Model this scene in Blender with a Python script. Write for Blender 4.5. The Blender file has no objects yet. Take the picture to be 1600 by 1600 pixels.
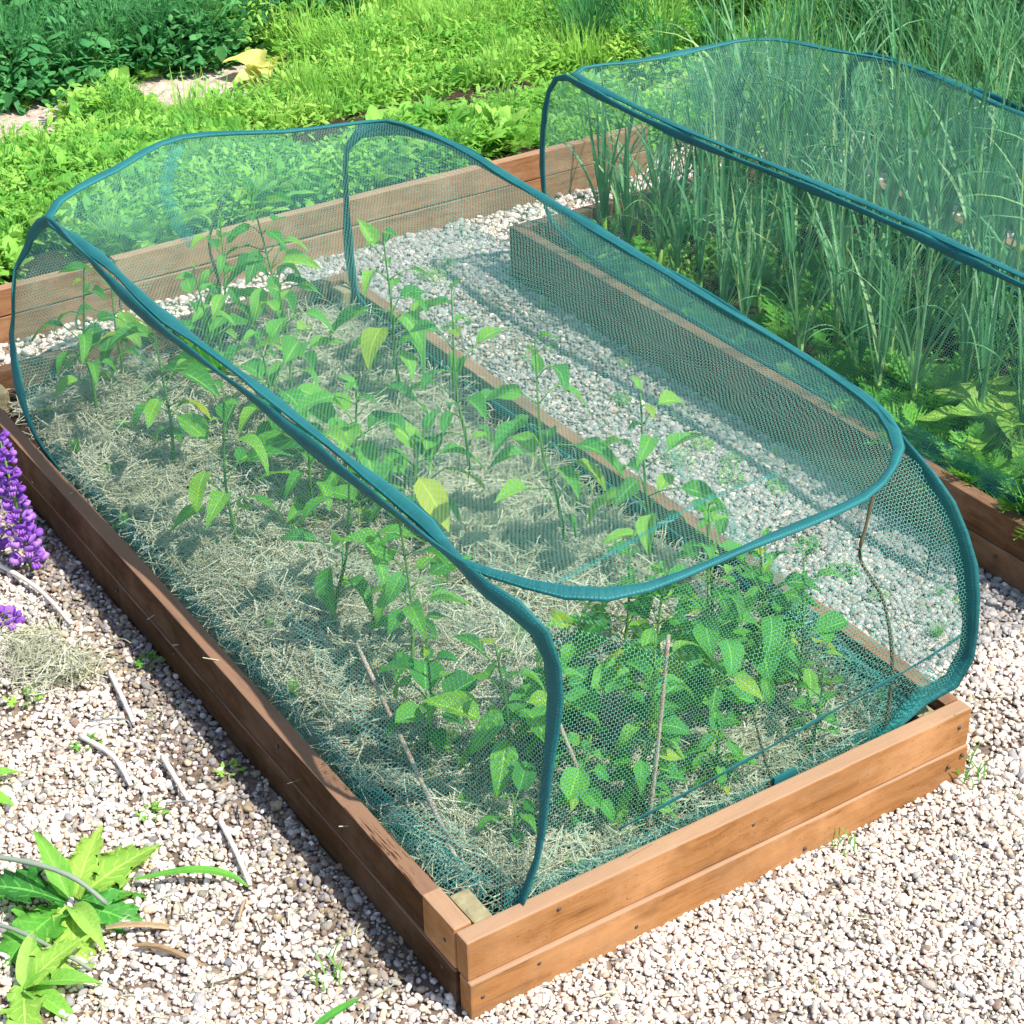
import bpy, bmesh, math, random
import numpy as np
from mathutils import Vector, Matrix, Euler
random.seed(7); rng = np.random.default_rng(7)
SC = bpy.context.scene; COL = SC.collection
R = math.radians

# ------------------------------------------------------------------ camera
cd = bpy.data.cameras.new('camera'); cam = bpy.data.objects.new('camera', cd); COL.objects.link(cam)
cd.sensor_width = 36; cd.lens = 2989.99/1600*36; cd.clip_start = .05; cd.clip_end = 400
_r = Vector((.8382, -.54509, -.01732)); _u = Vector((.29506, .42655, .85498)); _f = Vector((.45865, .72175, -.51837))
mw = Matrix.Identity(4)
for i in range(3):
    mw[i][0] = _r[i]; mw[i][1] = _u[i]; mw[i][2] = -_f[i]
mw[0][3], mw[1][3], mw[2][3] = -1.0255, -1.75945, 2.10963
cam.matrix_world = mw; SC.camera = cam
# ------------------------------------------------------------------ world, sun, exposure
SUN = Vector((.27, -.49, .83)).normalized()
w = bpy.data.worlds.new('World'); SC.world = w; w.use_nodes = True
nt = w.node_tree; bg = nt.nodes['Background']; sky = nt.nodes.new('ShaderNodeTexSky')
sky.sky_type = 'NISHITA'; sky.sun_disc = False
sky.sun_elevation = math.asin(SUN.z); sky.sun_rotation = math.atan2(SUN.x, SUN.y)
nt.links.new(sky.outputs[0], bg.inputs[0]); bg.inputs[1].default_value = .14
sl = bpy.data.lights.new('sun', 'SUN'); sl.energy = 4.5; sl.angle = R(.53); sl.color = (1, .96, .89)
so = bpy.data.objects.new('sun', sl); COL.objects.link(so); so.rotation_euler = (-SUN).to_track_quat('-Z', 'Y').to_euler()
SC.view_settings.view_transform = 'Standard'; SC.view_settings.look = 'None'
SC.view_settings.exposure = 1.0; SC.view_settings.gamma = 1
SC.cycles.transparent_max_bounces = 24; SC.cycles.max_bounces = 8

# ------------------------------------------------------------------ materials
class NT:
    def __init__(s, name):
        s.m = bpy.data.materials.new(name); s.m.use_nodes = True; s.t = s.m.node_tree
        s.t.nodes.clear(); s.out = s.n('ShaderNodeOutputMaterial')
    def n(s, typ, **kw):
        nd = s.t.nodes.new(typ)
        for k, v in kw.items():
            if k.startswith('i_'):
                k2 = k[2:]; k2 = int(k2) if k2.isdigit() else k2.replace('_', ' ')
                if hasattr(v, 'links'): s.t.links.new(v, nd.inputs[k2])
                else: nd.inputs[k2].default_value = v
            else: setattr(nd, k, v)
        return nd
    def l(s, a, b): s.t.links.new(a, b)
    def math(s, op, a, b=None, c=None):
        nd = s.n('ShaderNodeMath', operation=op)
        for i, v in enumerate((a, b, c)):
            if v is None: continue
            if hasattr(v, 'links'): s.l(v, nd.inputs[i])
            else: nd.inputs[i].default_value = v
        return nd.outputs[0]
    def ramp(s, fac, stops, interp='LINEAR'):
        nd = s.n('ShaderNodeValToRGB'); e = nd.color_ramp.elements; nd.color_ramp.interpolation = interp
        while len(e) < len(stops): e.new(.5)
        for k, (p, c) in enumerate(stops):
            e[k].position = p; e[k].color = (*c, 1)
        s.l(fac, nd.inputs[0]); return nd.outputs[0]
    def mix(s, fac, a, b, mode='MIX'):
        nd = s.n('ShaderNodeMix', data_type='RGBA', blend_type=mode)
        for k, v in ((0, fac), (6, a), (7, b)):
            if hasattr(v, 'links'): s.l(v, nd.inputs[k])
            else: nd.inputs[k].default_value = v if k == 0 else (*v, 1)
        return nd.outputs[2]
    def coord(s, which='Object'): return s.n('ShaderNodeTexCoord').outputs[which]
    def mapping(s, vec, scale=(1,1,1), loc=None):
        nd = s.n('ShaderNodeMapping'); s.l(vec, nd.inputs[0]); nd.inputs['Scale'].default_value = scale
        if loc is not None: s.l(loc, nd.inputs['Location'])
        return nd.outputs[0]
    def noise(s, vec, scale, detail=4, rough=.6):
        nd = s.n('ShaderNodeTexNoise'); s.l(vec, nd.inputs['Vector'])
        nd.inputs['Scale'].default_value = scale; nd.inputs['Detail'].default_value = detail; nd.inputs['Roughness'].default_value = rough
        return nd.outputs[0]
    def bump(s, h, strength=.4, dist=.002):
        nd = s.n('ShaderNodeBump'); s.l(h, nd.inputs['Height']); nd.inputs['Strength'].default_value = strength
        nd.inputs['Distance'].default_value = dist; return nd.outputs[0]
    def rnd(s): return s.n('ShaderNodeObjectInfo').outputs['Random']
    def bsdf(s, col, rough=.7, normal=None, spec=.3, link=True):
        b = s.n('ShaderNodeBsdfPrincipled')
        for k, v in (('Base Color', col), ('Roughness', rough)):
            if hasattr(v, 'links'): s.l(v, b.inputs[k])
            else: b.inputs[k].default_value = (*v, 1) if k == 'Base Color' else v
        b.inputs['Specular IOR Level'].default_value = spec
        if normal is not None: s.l(normal, b.inputs['Normal'])
        if link: s.l(b.outputs[0], s.out.inputs[0])
        return b.outputs[0]

def wood(name, dark, mid, light, green=0.0, worn_lit=0.0):
    s = NT(name); co = s.coord(); r = s.rnd()
    off = s.n('ShaderNodeCombineXYZ'); s.l(s.math('MULTIPLY', r, 37.), off.inputs[0]); s.l(s.math('MULTIPLY', r, 11.), off.inputs[1])
    v = s.mapping(co, (1.6, 26, 26), off.outputs[0]); v2 = s.mapping(co, (1, 1, 1), off.outputs[0])
    warp = s.noise(s.mapping(co, (3, 9, 9), off.outputs[0]), 1.2, 3)
    add = s.n('ShaderNodeVectorMath', operation='ADD'); s.l(v, add.inputs[0])
    cx = s.n('ShaderNodeCombineXYZ'); s.l(s.math('MULTIPLY', warp, 2.2), cx.inputs[2]); s.l(s.math('MULTIPLY', warp, 2.2), cx.inputs[1]); s.l(cx.outputs[0], add.inputs[1])
    grain = s.noise(add.outputs[0], 2.2, 7, .62)
    fine = s.noise(s.mapping(co, (9, 190, 190), off.outputs[0]), 2., 4, .6)
    blot = s.noise(v2, 5.5, 5, .65)
    c = s.ramp(grain, [(.28, dark), (.5, mid), (.72, light)])
    c = s.mix(s.math('MULTIPLY', s.ramp(fine, [(.35, (0,0,0)), (.65, (1,1,1))]), .35), c, light)
    c = s.mix(s.ramp(blot, [(.46, (0,0,0)), (.7, (.75,.75,.75))]), c, tuple(min(1, x*1.25+.03) for x in light))
    c = s.mix(s.ramp(s.noise(v2, 2.3, 4), [(.5, (0,0,0)), (.72, (.6,.6,.6))]), c, dark)
    # knots and nail holes
    vo = s.n('ShaderNodeTexVoronoi'); s.l(s.mapping(co, (3.4, 9, 9), off.outputs[0]), vo.inputs['Vector']); vo.inputs['Scale'].default_value = 1.
    kn = s.ramp(vo.outputs['Distance'], [(.05, (1,1,1)), (.12, (0,0,0))])
    c = s.mix(s.math('MULTIPLY', kn, .35), c, tuple(x*.3 for x in dark))
    sp = s.noise(s.mapping(co, (90, 120, 120), off.outputs[0]), 1.6, 2)
    c = s.mix(s.ramp(sp, [(.68, (0,0,0)), (.74, (.7,.7,.7))]), c, tuple(x*.35 for x in dark))
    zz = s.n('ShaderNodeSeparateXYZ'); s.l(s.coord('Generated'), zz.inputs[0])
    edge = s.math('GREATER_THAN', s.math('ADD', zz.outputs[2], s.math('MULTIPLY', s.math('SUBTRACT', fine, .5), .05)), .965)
    if worn_lit: c = s.mix(s.math('MULTIPLY', edge, worn_lit), c, (.31, .205, .135) if light[0] > .12 else (.22, .125, .075))  # worn top edges, paled further to stand for sunlight on tops and ledges
    c = s.mix(s.math('MULTIPLY', s.ramp(s.noise(s.mapping(co, (2.5, 14, 14), off.outputs[0]), 3., 6, .75), [(.52, (0,0,0)), (.68, (1,1,1))]), .4), c, tuple(x*.5+.03 for x in light) if light[0] < .3 else (.27, .17, .095))
    if green: c = s.mix(green, c, (.17, .17, .09))
    h = s.math('ADD', grain, s.math('MULTIPLY', fine, .5))
    s.bsdf(c, .8, s.bump(h, .6, .0016), .1); return s.m

M = {}
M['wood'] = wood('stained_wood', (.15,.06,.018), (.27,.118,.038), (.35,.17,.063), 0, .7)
M['wood_shade'] = wood('shade_toned_wood', (.02,.009,.003), (.047,.020,.007), (.09,.042,.017), 0, .8)  # same stained wood, with the shade on left-facing sides put into its colour
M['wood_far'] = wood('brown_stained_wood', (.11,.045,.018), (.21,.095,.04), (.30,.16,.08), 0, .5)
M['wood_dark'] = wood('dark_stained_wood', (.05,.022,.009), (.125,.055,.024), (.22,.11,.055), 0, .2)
M['post'] = wood('weathered_post_wood', (.13,.11,.06), (.26,.21,.12), (.36,.31,.19), .35)
M['grey_stick'] = wood('bare_stick', (.16,.12,.09), (.3,.24,.18), (.42,.36,.28))

def stones(name, stops, dirt):
    s = NT(name); r = s.rnd(); c = s.ramp(r, stops)
    n = s.noise(s.coord(), 3.5, 5, .7)
    c = s.mix(s.ramp(n, [(.4, (0,0,0)), (.75, (.6,.6,.6))]), c, dirt)
    s.bsdf(c, .75, s.bump(n, .35, .25), .3); return s.m
M['stone'] = stones('pale_pebble', [(0,(.60,.50,.42)), (.16,(.74,.66,.58)), (.32,(.66,.52,.43)), (.5,(.78,.71,.64)), (.64,(.55,.41,.31)), (.76,(.5,.45,.41)), (.86,(.42,.28,.2)), (.93,(.62,.5,.33)), (1,(.76,.69,.6))], (.56,.45,.36))
M['stone_dark'] = stones('mixed_pebble', [(0,(.3,.27,.23)), (.2,(.16,.14,.13)), (.38,(.42,.38,.32)), (.55,(.22,.13,.1)), (.68,(.36,.3,.18)), (.8,(.14,.14,.17)), (.92,(.5,.45,.4)), (1,(.2,.18,.12))], (.15,.11,.08))

s = NT('gravel_bed'); co = s.coord(); n = s.noise(co, 60, 6, .7); n2 = s.noise(co, 3, 4)
s.bsdf(s.mix(s.ramp(n2, [(.45,(0,0,0)), (.6,(.8,.8,.8))]), s.ramp(n, [(.3,(.07,.052,.038)), (.7,(.22,.165,.12))]), s.ramp(n, [(.35,(.16,.12,.085)), (.65,(.42,.33,.25))])), .95, s.bump(n, .8, .01), .1); M['ground'] = s.m
s = NT('dark_soil'); co = s.coord(); n = s.noise(co, 45, 8, .72)
s.bsdf(s.ramp(n, [(.3,(.014,.01,.007)), (.62,(.065,.045,.03)), (.8,(.13,.1,.07))]), .95, s.bump(n, 1, .012), .1); M['soil'] = s.m
s = NT('garden_earth'); co = s.coord(); n = s.noise(co, 30, 8, .7); n2 = s.noise(co, 1.5, 4)
s.bsdf(s.mix(s.ramp(n2, [(.4,(0,0,0)), (.6,(1,1,1))]), s.ramp(n, [(.3,(.03,.03,.012)), (.7,(.12,.10,.05))]), (.05,.075,.02)), .95, s.bump(n, 1, .02), .1); M['earth'] = s.m
s = NT('pale_bare_soil'); co = s.coord(); n = s.noise(co, 38, 8, .72)
s.bsdf(s.ramp(n, [(.3,(.25,.18,.14)), (.5,(.5,.4,.33)), (.7,(.66,.56,.48))]), .95, s.bump(n, 1, .015), .1); M['baresoil'] = s.m

def leafmat(name, stops, trans=.35, tcol=(.35,.6,.06), rough=.5, vein=.35, spec=.2):
    s = NT(name); r = s.rnd(); c = s.ramp(r, stops)
    n = s.noise(s.coord(), 22, 4, .6)
    c = s.mix(s.math('MULTIPLY', s.ramp(n, [(.35, (0,0,0)), (.7, (1,1,1))]), .42), c, stops[0][1])
    uv = s.n('ShaderNodeSeparateXYZ'); s.l(s.coord('UV'), uv.inputs[0])
    au = s.math('ABSOLUTE', s.math('SUBTRACT', uv.outputs[0], .5))
    mid = s.math('LESS_THAN', au, .028)
    side = s.math('SUBTRACT', s.math('MULTIPLY', uv.outputs[1], 7.5), s.math('MULTIPLY', au, 3.2))
    sv = s.math('LESS_THAN', s.math('ABSOLUTE', s.math('SUBTRACT', s.math('FRACT', side), .5)), .07)
    vv = s.math('MAXIMUM', mid, s.math('MULTIPLY', sv, .55))
    c = s.mix(s.math('MULTIPLY', vv, vein), c, tuple(min(1, x*2.0+.06) for x in stops[-1][1]))
    b = s.bsdf(c, rough, s.bump(s.math('ADD', s.math('MULTIPLY', vv, -1.), s.math('MULTIPLY', n, 1.6)), .55, .002), spec, link=False)
    t = s.n('ShaderNodeBsdfTranslucent'); s.l(s.mix(.5, c, tcol), t.inputs[0])
    m = s.n('ShaderNodeMixShader'); m.inputs[0].default_value = trans
    s.l(b, m.inputs[1]); s.l(t.outputs[0], m.inputs[2]); s.l(m.outputs[0], s.out.inputs[0]); return s.m
M['pepper'] = leafmat('pepper_leaf', [(0,(.02,.14,.025)), (.4,(.055,.26,.035)), (.75,(.13,.38,.045)), (1,(.26,.48,.05))], .4, (.40,.78,.07), .42)
M['pepper_yellow'] = leafmat('yellowing_leaf', [(0,(.18,.34,.03)), (1,(.38,.45,.04))], .42, (.6,.7,.06), .5)
M['bean'] = leafmat('round_leaf', [(0,(.025,.16,.03)), (.5,(.065,.29,.04)), (1,(.15,.43,.05))], .38, (.36,.74,.08), .45)
M['leek'] = leafmat('leek_blade', [(0,(.03,.15,.06)), (.45,(.09,.30,.11)), (.8,(.24,.47,.24)), (1,(.42,.56,.2))], .32, (.22,.5,.15), .4, .12)
M['leek_stem'] = leafmat('leek_shank', [(0,(.16,.33,.06)), (1,(.32,.46,.1))], .2, (.4,.6,.1), .4, 0)
M['carrot'] = leafmat('feathery_leaf', [(0,(.07,.28,.04)), (1,(.20,.50,.07))], .35, (.3,.65,.06), .5, 0)
M['lettuce'] = leafmat('lobed_leaf', [(0,(.17,.38,.05)), (1,(.36,.54,.09))], .4, (.5,.72,.08), .5, .4)
M['weed'] = leafmat('bright_weed', [(0,(.08,.30,.04)), (.5,(.22,.50,.07)), (1,(.40,.64,.12))], .45, (.48,.82,.14), .5, .2)
M['weed_yellow'] = leafmat('yellow_green_weed', [(0,(.14,.38,.045)), (.6,(.30,.56,.09)), (1,(.48,.68,.14))], .45, (.55,.85,.16), .5, .1)
M['weed_dark'] = leafmat('blue_green_weed', [(0,(.03,.15,.045)), (.6,(.07,.28,.09)), (1,(.15,.40,.12))], .4, (.22,.62,.18), .5, .15)
M['grass'] = leafmat('grass_blade', [(0,(.08,.30,.045)), (.5,(.18,.44,.08)), (1,(.32,.56,.12))], .42, (.45,.80,.16), .45, 0)
M['yellow'] = leafmat('yellow_leaf', [(0,(.62,.60,.16)), (1,(.74,.70,.3))], .4, (.8,.75,.1), .5, .2)
M['purple'] = leafmat('lupin_petal', [(0,(.30,.10,.58)), (.5,(.50,.20,.74)), (1,(.68,.38,.84))], .4, (.65,.25,.9), .5, .15)
M['straw'] = leafmat('dry_straw', [(0,(.24,.25,.16)), (.4,(.48,.49,.35)), (.8,(.68,.68,.52)), (1,(.38,.42,.22))], .25, (.6,.55,.38), .6, 0)
M['stem'] = leafmat('green_stem', [(0,(.06,.17,.025)), (1,(.13,.27,.04))], .05, (.3,.5,.05), .5, 0)
M['twig'] = leafmat('dark_twig', [(0,(.05,.04,.022)), (1,(.12,.10,.05))], 0.02, (.1,.1,.05), .7, 0)
M['pale_streak'] = leafmat('pale_streak_stalk', [(0,(.6,.52,.45)), (1,(.75,.68,.6))], .1, (.6,.5,.4), .6, 0)
M['dryleaf'] = leafmat('dry_leaf', [(0,(.28,.19,.11)), (1,(.42,.31,.19))], .2, (.6,.45,.2), .65, .3)
M['greystalk'] = leafmat('grey_green_stalk', [(0,(.16,.2,.15)), (1,(.24,.28,.2))], .05, (.2,.3,.1), .5, 0)
s = NT('grey_metal'); s.bsdf((.16,.17,.18), .35, None, .6); M['metal'] = s.m
s = NT('screw_metal'); s.bsdf((.05,.04,.035), .5, None, .5); M['screw'] = s.m

# hoop fabric
s = NT('teal_hoop_fabric'); co = s.coord()
wv = s.noise(s.mapping(co, (1,1,1)), 900, 2); bl = s.noise(co, 14, 4)
c = s.mix(bl, (.006,.082,.088), (.018,.165,.160))
uvx = s.n('ShaderNodeSeparateXYZ'); s.l(s.coord('UV'), uvx.inputs[0])
du = s.math('ABSOLUTE', s.math('SUBTRACT', s.math('ABSOLUTE', s.math('SUBTRACT', uvx.outputs[0], 1.)), .0078))
st = s.math('MULTIPLY', s.math('LESS_THAN', du, .0007), s.math('LESS_THAN', s.math('FRACT', s.math('MULTIPLY', uvx.outputs[1], 170.)), .6))
c = s.mix(s.math('MULTIPLY', st, .7), c, (.03,.30,.30))
puck = s.noise(s.mapping(s.coord('UV'), (40, 90, 1)), 1., 3)
b = s.bsdf(c, .6, s.bump(s.math('ADD', s.math('MULTIPLY', wv, .4), s.math('MULTIPLY', puck, 2.)), .5, .003), .3, link=False)
t = s.n('ShaderNodeBsdfTranslucent'); t.inputs[0].default_value = (.02,.34,.36,1)
m = s.n('ShaderNodeMixShader'); m.inputs[0].default_value = .18
s.l(b, m.inputs[1]); s.l(t.outputs[0], m.inputs[2]); s.l(m.outputs[0], s.out.inputs[0]); M['hoop'] = s.m

def netmat(name, pitch, thr, col, tcol):
    s = NT(name); uv = s.n('ShaderNodeSeparateXYZ'); s.l(s.coord('UV'), uv.inputs[0])
    wn = s.noise(s.coord('UV'), 6, 3)
    u = s.math('ADD', s.math('MULTIPLY', uv.outputs[0], 1/pitch), s.math('MULTIPLY', wn, 3.))
    v = s.math('ADD', s.math('MULTIPLY', uv.outputs[1], 1.25/pitch), s.math('MULTIPLY', wn, 2.2))
    row = s.math('FLOOR', v)
    u2 = s.math('ADD', u, s.math('MULTIPLY', s.math('MODULO', s.math('ABSOLUTE', row), 2.), .5))
    fx = s.math('SUBTRACT', s.math('FRACT', u2), .5); fy = s.math('SUBTRACT', s.math('FRACT', v), .5)
    # hexagon-like hole: rounded distance
    d = s.math('MAXIMUM', s.math('MULTIPLY', s.math('ABSOLUTE', fy), 1.03), s.math('ADD', s.math('ABSOLUTE', fx), s.math('MULTIPLY', s.math('ABSOLUTE', fy), .28)))
    th = s.math('GREATER_THAN', d, thr)
    b = s.bsdf(col, .6, None, .2, link=False)
    t = s.n('ShaderNodeBsdfTranslucent'); t.inputs[0].default_value = (*tcol, 1)
    m1 = s.n('ShaderNodeMixShader'); m1.inputs[0].default_value = .4; s.l(b, m1.inputs[1]); s.l(t.outputs[0], m1.inputs[2])
    tr = s.n('ShaderNodeBsdfTransparent'); m2 = s.n('ShaderNodeMixShader')
    s.l(th, m2.inputs[0]); s.l(tr.outputs[0], m2.inputs[1]); s.l(m1.outputs[0], m2.inputs[2]); s.l(m2.outputs[0], s.out.inputs[0])
    return s.m
M['net'] = netmat('green_mesh_netting', .0070, .491, (.14,.37,.30), (.24,.58,.45))
M['net_clear'] = netmat('open_mesh_netting', .0070, .4955, (.13,.35,.28), (.22,.54,.42))
M['net_side'] = netmat('green_side_netting', .0070, .470, (.17,.42,.34), (.22,.56,.44))
M['net_fold'] = netmat('doubled_mesh_netting', .0050, .445, (.04,.28,.25), (.03,.38,.36))

# ------------------------------------------------------------------ object helpers
def link(o, parent=None):
    COL.objects.link(o)
    if parent: o.parent = parent
    return o
def tag(o, label=None, cat=None, group=None, kind=None):
    if label: o['label'] = label
    if cat: o['category'] = cat
    if group: o['group'] = group
    if kind: o['kind'] = kind
    return o
def thing(name, label, cat, loc=(0,0,0), group=None):
    o = bpy.data.objects.new(name, None); o.empty_display_size = .05; link(o); o.location = loc
    return tag(o, label, cat, group)
class MB:
    def __init__(s): s.v = []; s.f = []; s.uv = []
    def add(s, vs, fs, uvs=None):
        b = len(s.v); s.v += [tuple(x) for x in vs]; s.f += [tuple(i+b for i in f) for f in fs]
        s.uv += list(uvs) if uvs is not None else [(.2, .2)]*len(vs)
    def mesh(s, name, mat, smooth=True):
        me = bpy.data.meshes.new(name); me.from_pydata(s.v, [], s.f)
        ul = me.uv_layers.new(name='UVMap'); li = np.empty(len(me.loops), dtype=np.int32); me.loops.foreach_get('vertex_index', li)
        ul.data.foreach_set('uv', np.array(s.uv, dtype=np.float32)[li].ravel())
        if smooth: me.polygons.foreach_set('use_smooth', [True]*len(me.polygons))
        me.materials.append(mat); me.update(); return me
    def obj(s, name, mat, parent=None, smooth=True):
        return link(bpy.data.objects.new(name, s.mesh(name, mat, smooth)), parent)
    def tube(s, pts, rad, n=6):
        pts = [Vector(p) for p in pts]; N = len(pts); ref = Vector((.3,.2,1)).normalized(); rings = []; vs = []; 
        for i, p in enumerate(pts):
            t = (pts[min(i+1, N-1)]-pts[max(i-1, 0)]).normalized()
            a = t.cross(ref)
            if a.length < 1e-3: a = t.cross(Vector((1,0,0)))
            a.normalize(); b = t.cross(a); r = rad(i/(N-1)) if callable(rad) else rad
            for k in range(n):
                q = 2*math.pi*k/n; vs.append(p+(a*math.cos(q)+b*math.sin(q))*r)
        fs = [(i*n+k, i*n+(k+1) % n, (i+1)*n+(k+1) % n, (i+1)*n+k) for i in range(N-1) for k in range(n)]
        fs += [tuple(range(n))[::-1], tuple((N-1)*n+k for k in range(n))]
        s.add(vs, fs)
    def blade(s, pts, wid, side, keel=.25):
        """strip with V fold along pts"""
        pts = [Vector(p) for p in pts]; N = len(pts); vs = []; uv = []
        for i, p in enumerate(pts):
            t = (pts[min(i+1, N-1)]-pts[max(i-1, 0)]).normalized(); sd = (side-t*side.dot(t)).normalized(); nn = sd.cross(t)
            wd = wid(i/(N-1))
            vs += [p-sd*wd+nn*wd*keel, p, p+sd*wd+nn*wd*keel]; uv += [(0, i/(N-1)), (.5, i/(N-1)), (1, i/(N-1))]
        fs = []
        for i in range(N-1):
            a = i*3; fs += [(a, a+1, a+4, a+3), (a+1, a+2, a+5, a+4)]
        s.add(vs, fs, uv)
def catmull(P, closed=False, sub=6):
    P = [Vector(p) for p in P]; n = len(P); out = []
    rngs = range(n if closed else n-1)
    for i in rngs:
        g = (lambda k: P[k % n]) if closed else (lambda k: P[max(0, min(n-1, k))])
        a, b, c, d = g(i-1), g(i), g(i+1), g(i+2)
        for k in range(sub):
            t = k/sub
            out.append(.5*((2*b)+(c-a)*t+(2*a-5*b+4*c-d)*t*t+(3*b-a-3*c+d)*t**3))
    if not closed: out.append(P[-1])
    return out
def resample(P, n, closed=False):
    P = np.array([tuple(p) for p in P]); 
    if closed: P = np.vstack([P, P[:1]])
    d = np.r_[0, np.cumsum(np.linalg.norm(np.diff(P, axis=0), axis=1))]
    q = np.linspace(0, d[-1], n+1)[:-1] if closed else np.linspace(0, d[-1], n)
    return np.stack([np.interp(q, d, P[:, k]) for k in range(3)], 1)

# leaves: local +Y is the length, Z up; unit length
def leaf_mesh(name, mat, W=.5, droop=.3, fold=.25, kind='ovate', nl=7, nw=5, wav=.03, seed=0, teeth=0):
    rg = random.Random(seed); mb = MB(); vs = []; uv = []
    ph = rg.random()*6
    for i in range(nl+1):
        t = i/nl
        if kind == 'ovate': w_ = W*.5*(math.sin(math.pi*min(1, t**.72))**.85)*(1-.25*t)
        elif kind == 'round': w_ = W*.5*math.sqrt(max(0, 1-(2*t-1)**2))
        elif kind == 'lobed': w_ = W*.5*math.sin(math.pi*t**.8)**.7*(.55+.45*abs(math.sin(t*math.pi*3.3+.3)))
        else: w_ = W*.5*math.sin(math.pi*t**.6)
        if i == 0: w_ = .012
        if i == nl: w_ = .006
        y = math.sin(t*droop*2.2)/(droop*2.2) if droop else t; z = -(1-math.cos(t*droop*2.2))/(droop*2.2) if droop else 0
        for j in range(nw):
            a = -1+2*j/(nw-1)
            yy = y-(teeth*abs(a)*.12 if teeth else 0)*(1 if i % 2 else -.6)
            vs.append((a*w_, yy, z+abs(a)*w_*fold*2+wav*math.sin(t*9+ph+a*2)*abs(a)*(W*1.6)))
            uv.append((.5+a*.5, t))
    fs = [(i*nw+j, i*nw+j+1, (i+1)*nw+j+1, (i+1)*nw+j) for i in range(nl) for j in range(nw-1)]
    mb.add(vs, fs, uv); return mb.mesh(name, mat)
def leaf_matrix(pos, az, pitch, roll, size, wsc=1.):
    m = Matrix.Translation(pos) @ Euler((0, 0, az-math.pi/2)).to_matrix().to_4x4() @ Matrix.Rotation(pitch, 4, 'X') @ Matrix.Rotation(roll, 4, 'Y')
    return m @ Matrix.Diagonal((size*wsc, size, size, 1))

# GN scatter of prototype meshes (stuff)
def scatter(name, protos, P, ROT, SCL, IDX, label, cat, kind='stuff'):
    pc = bpy.data.collections.new(name+'_prototypes')
    for k, me in enumerate(protos):
        pc.objects.link(bpy.data.objects.new('%s_piece_%02d' % (name, k), me))
    me = bpy.data.meshes.new(name); n = len(P); me.vertices.add(n); me.vertices.foreach_set('co', np.asarray(P, dtype=np.float32).ravel())
    a = me.attributes.new('rot', 'FLOAT_VECTOR', 'POINT'); a.data.foreach_set('vector', np.asarray(ROT, dtype=np.float32).ravel())
    a = me.attributes.new('scl', 'FLOAT_VECTOR', 'POINT'); a.data.foreach_set('vector', np.asarray(SCL, dtype=np.float32).ravel())
    a = me.attributes.new('idx', 'INT', 'POINT'); a.data.foreach_set('value', np.asarray(IDX, dtype=np.int32))
    o = link(bpy.data.objects.new(name, me)); g = bpy.data.node_groups.new(name+'_scatter', 'GeometryNodeTree')
    g.interface.new_socket('Geometry', in_out='INPUT', socket_type='NodeSocketGeometry'); g.interface.new_socket('Geometry', in_out='OUTPUT', socket_type='NodeSocketGeometry')
    gi = g.nodes.new('NodeGroupInput'); go = g.nodes.new('NodeGroupOutput'); ip = g.nodes.new('GeometryNodeInstanceOnPoints')
    ci = g.nodes.new('GeometryNodeCollectionInfo'); ci.inputs['Collection'].default_value = pc; ci.inputs['Separate Children'].default_value = True; ci.inputs['Reset Children'].default_value = True
    g.links.new(gi.outputs[0], ip.inputs['Points']); g.links.new(ci.outputs[0], ip.inputs['Instance']); ip.inputs['Pick Instance'].default_value = True
    for nm, ty, sk in (('idx', 'INT', 'Instance Index'), ('rot', 'FLOAT_VECTOR', 'Rotation'), ('scl', 'FLOAT_VECTOR', 'Scale')):
        na = g.nodes.new('GeometryNodeInputNamedAttribute'); na.data_type = ty; na.inputs[0].default_value = nm
        g.links.new(na.outputs['Attribute'], ip.inputs[sk])
    g.links.new(ip.outputs[0], go.inputs[0]); md = o.modifiers.new('scatter', 'NODES'); md.node_group = g
    return tag(o, label, cat, kind=kind)

# ------------------------------------------------------------------ setting
H = .149; L = 2.149
def sheet(name, x0, x1, y0, y1, z, mat, nx=2, ny=2, amp=0, edge=0):
    mb = MB(); vs = []; 
    for j in range(ny+1):
        for i in range(nx+1):
            a, b = i/nx, j/ny; zz = z
            if amp: zz += amp*(math.sin(a*17+b*5)*.5+math.sin(b*23-a*9)*.5+random.uniform(-.6,.6))*(1 if 0 < i < nx and 0 < j < ny else 0)
            vs.append((x0+(x1-x0)*a, y0+(y1-y0)*b, zz))
    mb.add(vs, [(j*(nx+1)+i, j*(nx+1)+i+1, (j+1)*(nx+1)+i+1, (j+1)*(nx+1)+i) for j in range(ny) for i in range(nx)])
    return mb
sheet('gravel_ground', -60, 60, -60, 2.75, 0, M['ground']).obj('gravel_ground', M['ground'])['kind'] = 'structure'
sheet('garden_ground', -60, 60, 2.75, 90, .0, M['earth']).obj('garden_ground', M['earth'])['kind'] = 'structure'
mb = sheet('soil_path', .1, 3.4, 3.52, 4.28, .014, M['baresoil'], 60, 6, .012); 
tag(mb.obj('bare_soil_path', M['baresoil']), kind='structure')
mb = sheet('soil_path', 2.35, 3.1, 2.8, 3.25, .012, M['baresoil'], 30, 16, .01)
tag(mb.obj('bare_soil_patch', M['baresoil']), kind='structure')

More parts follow.
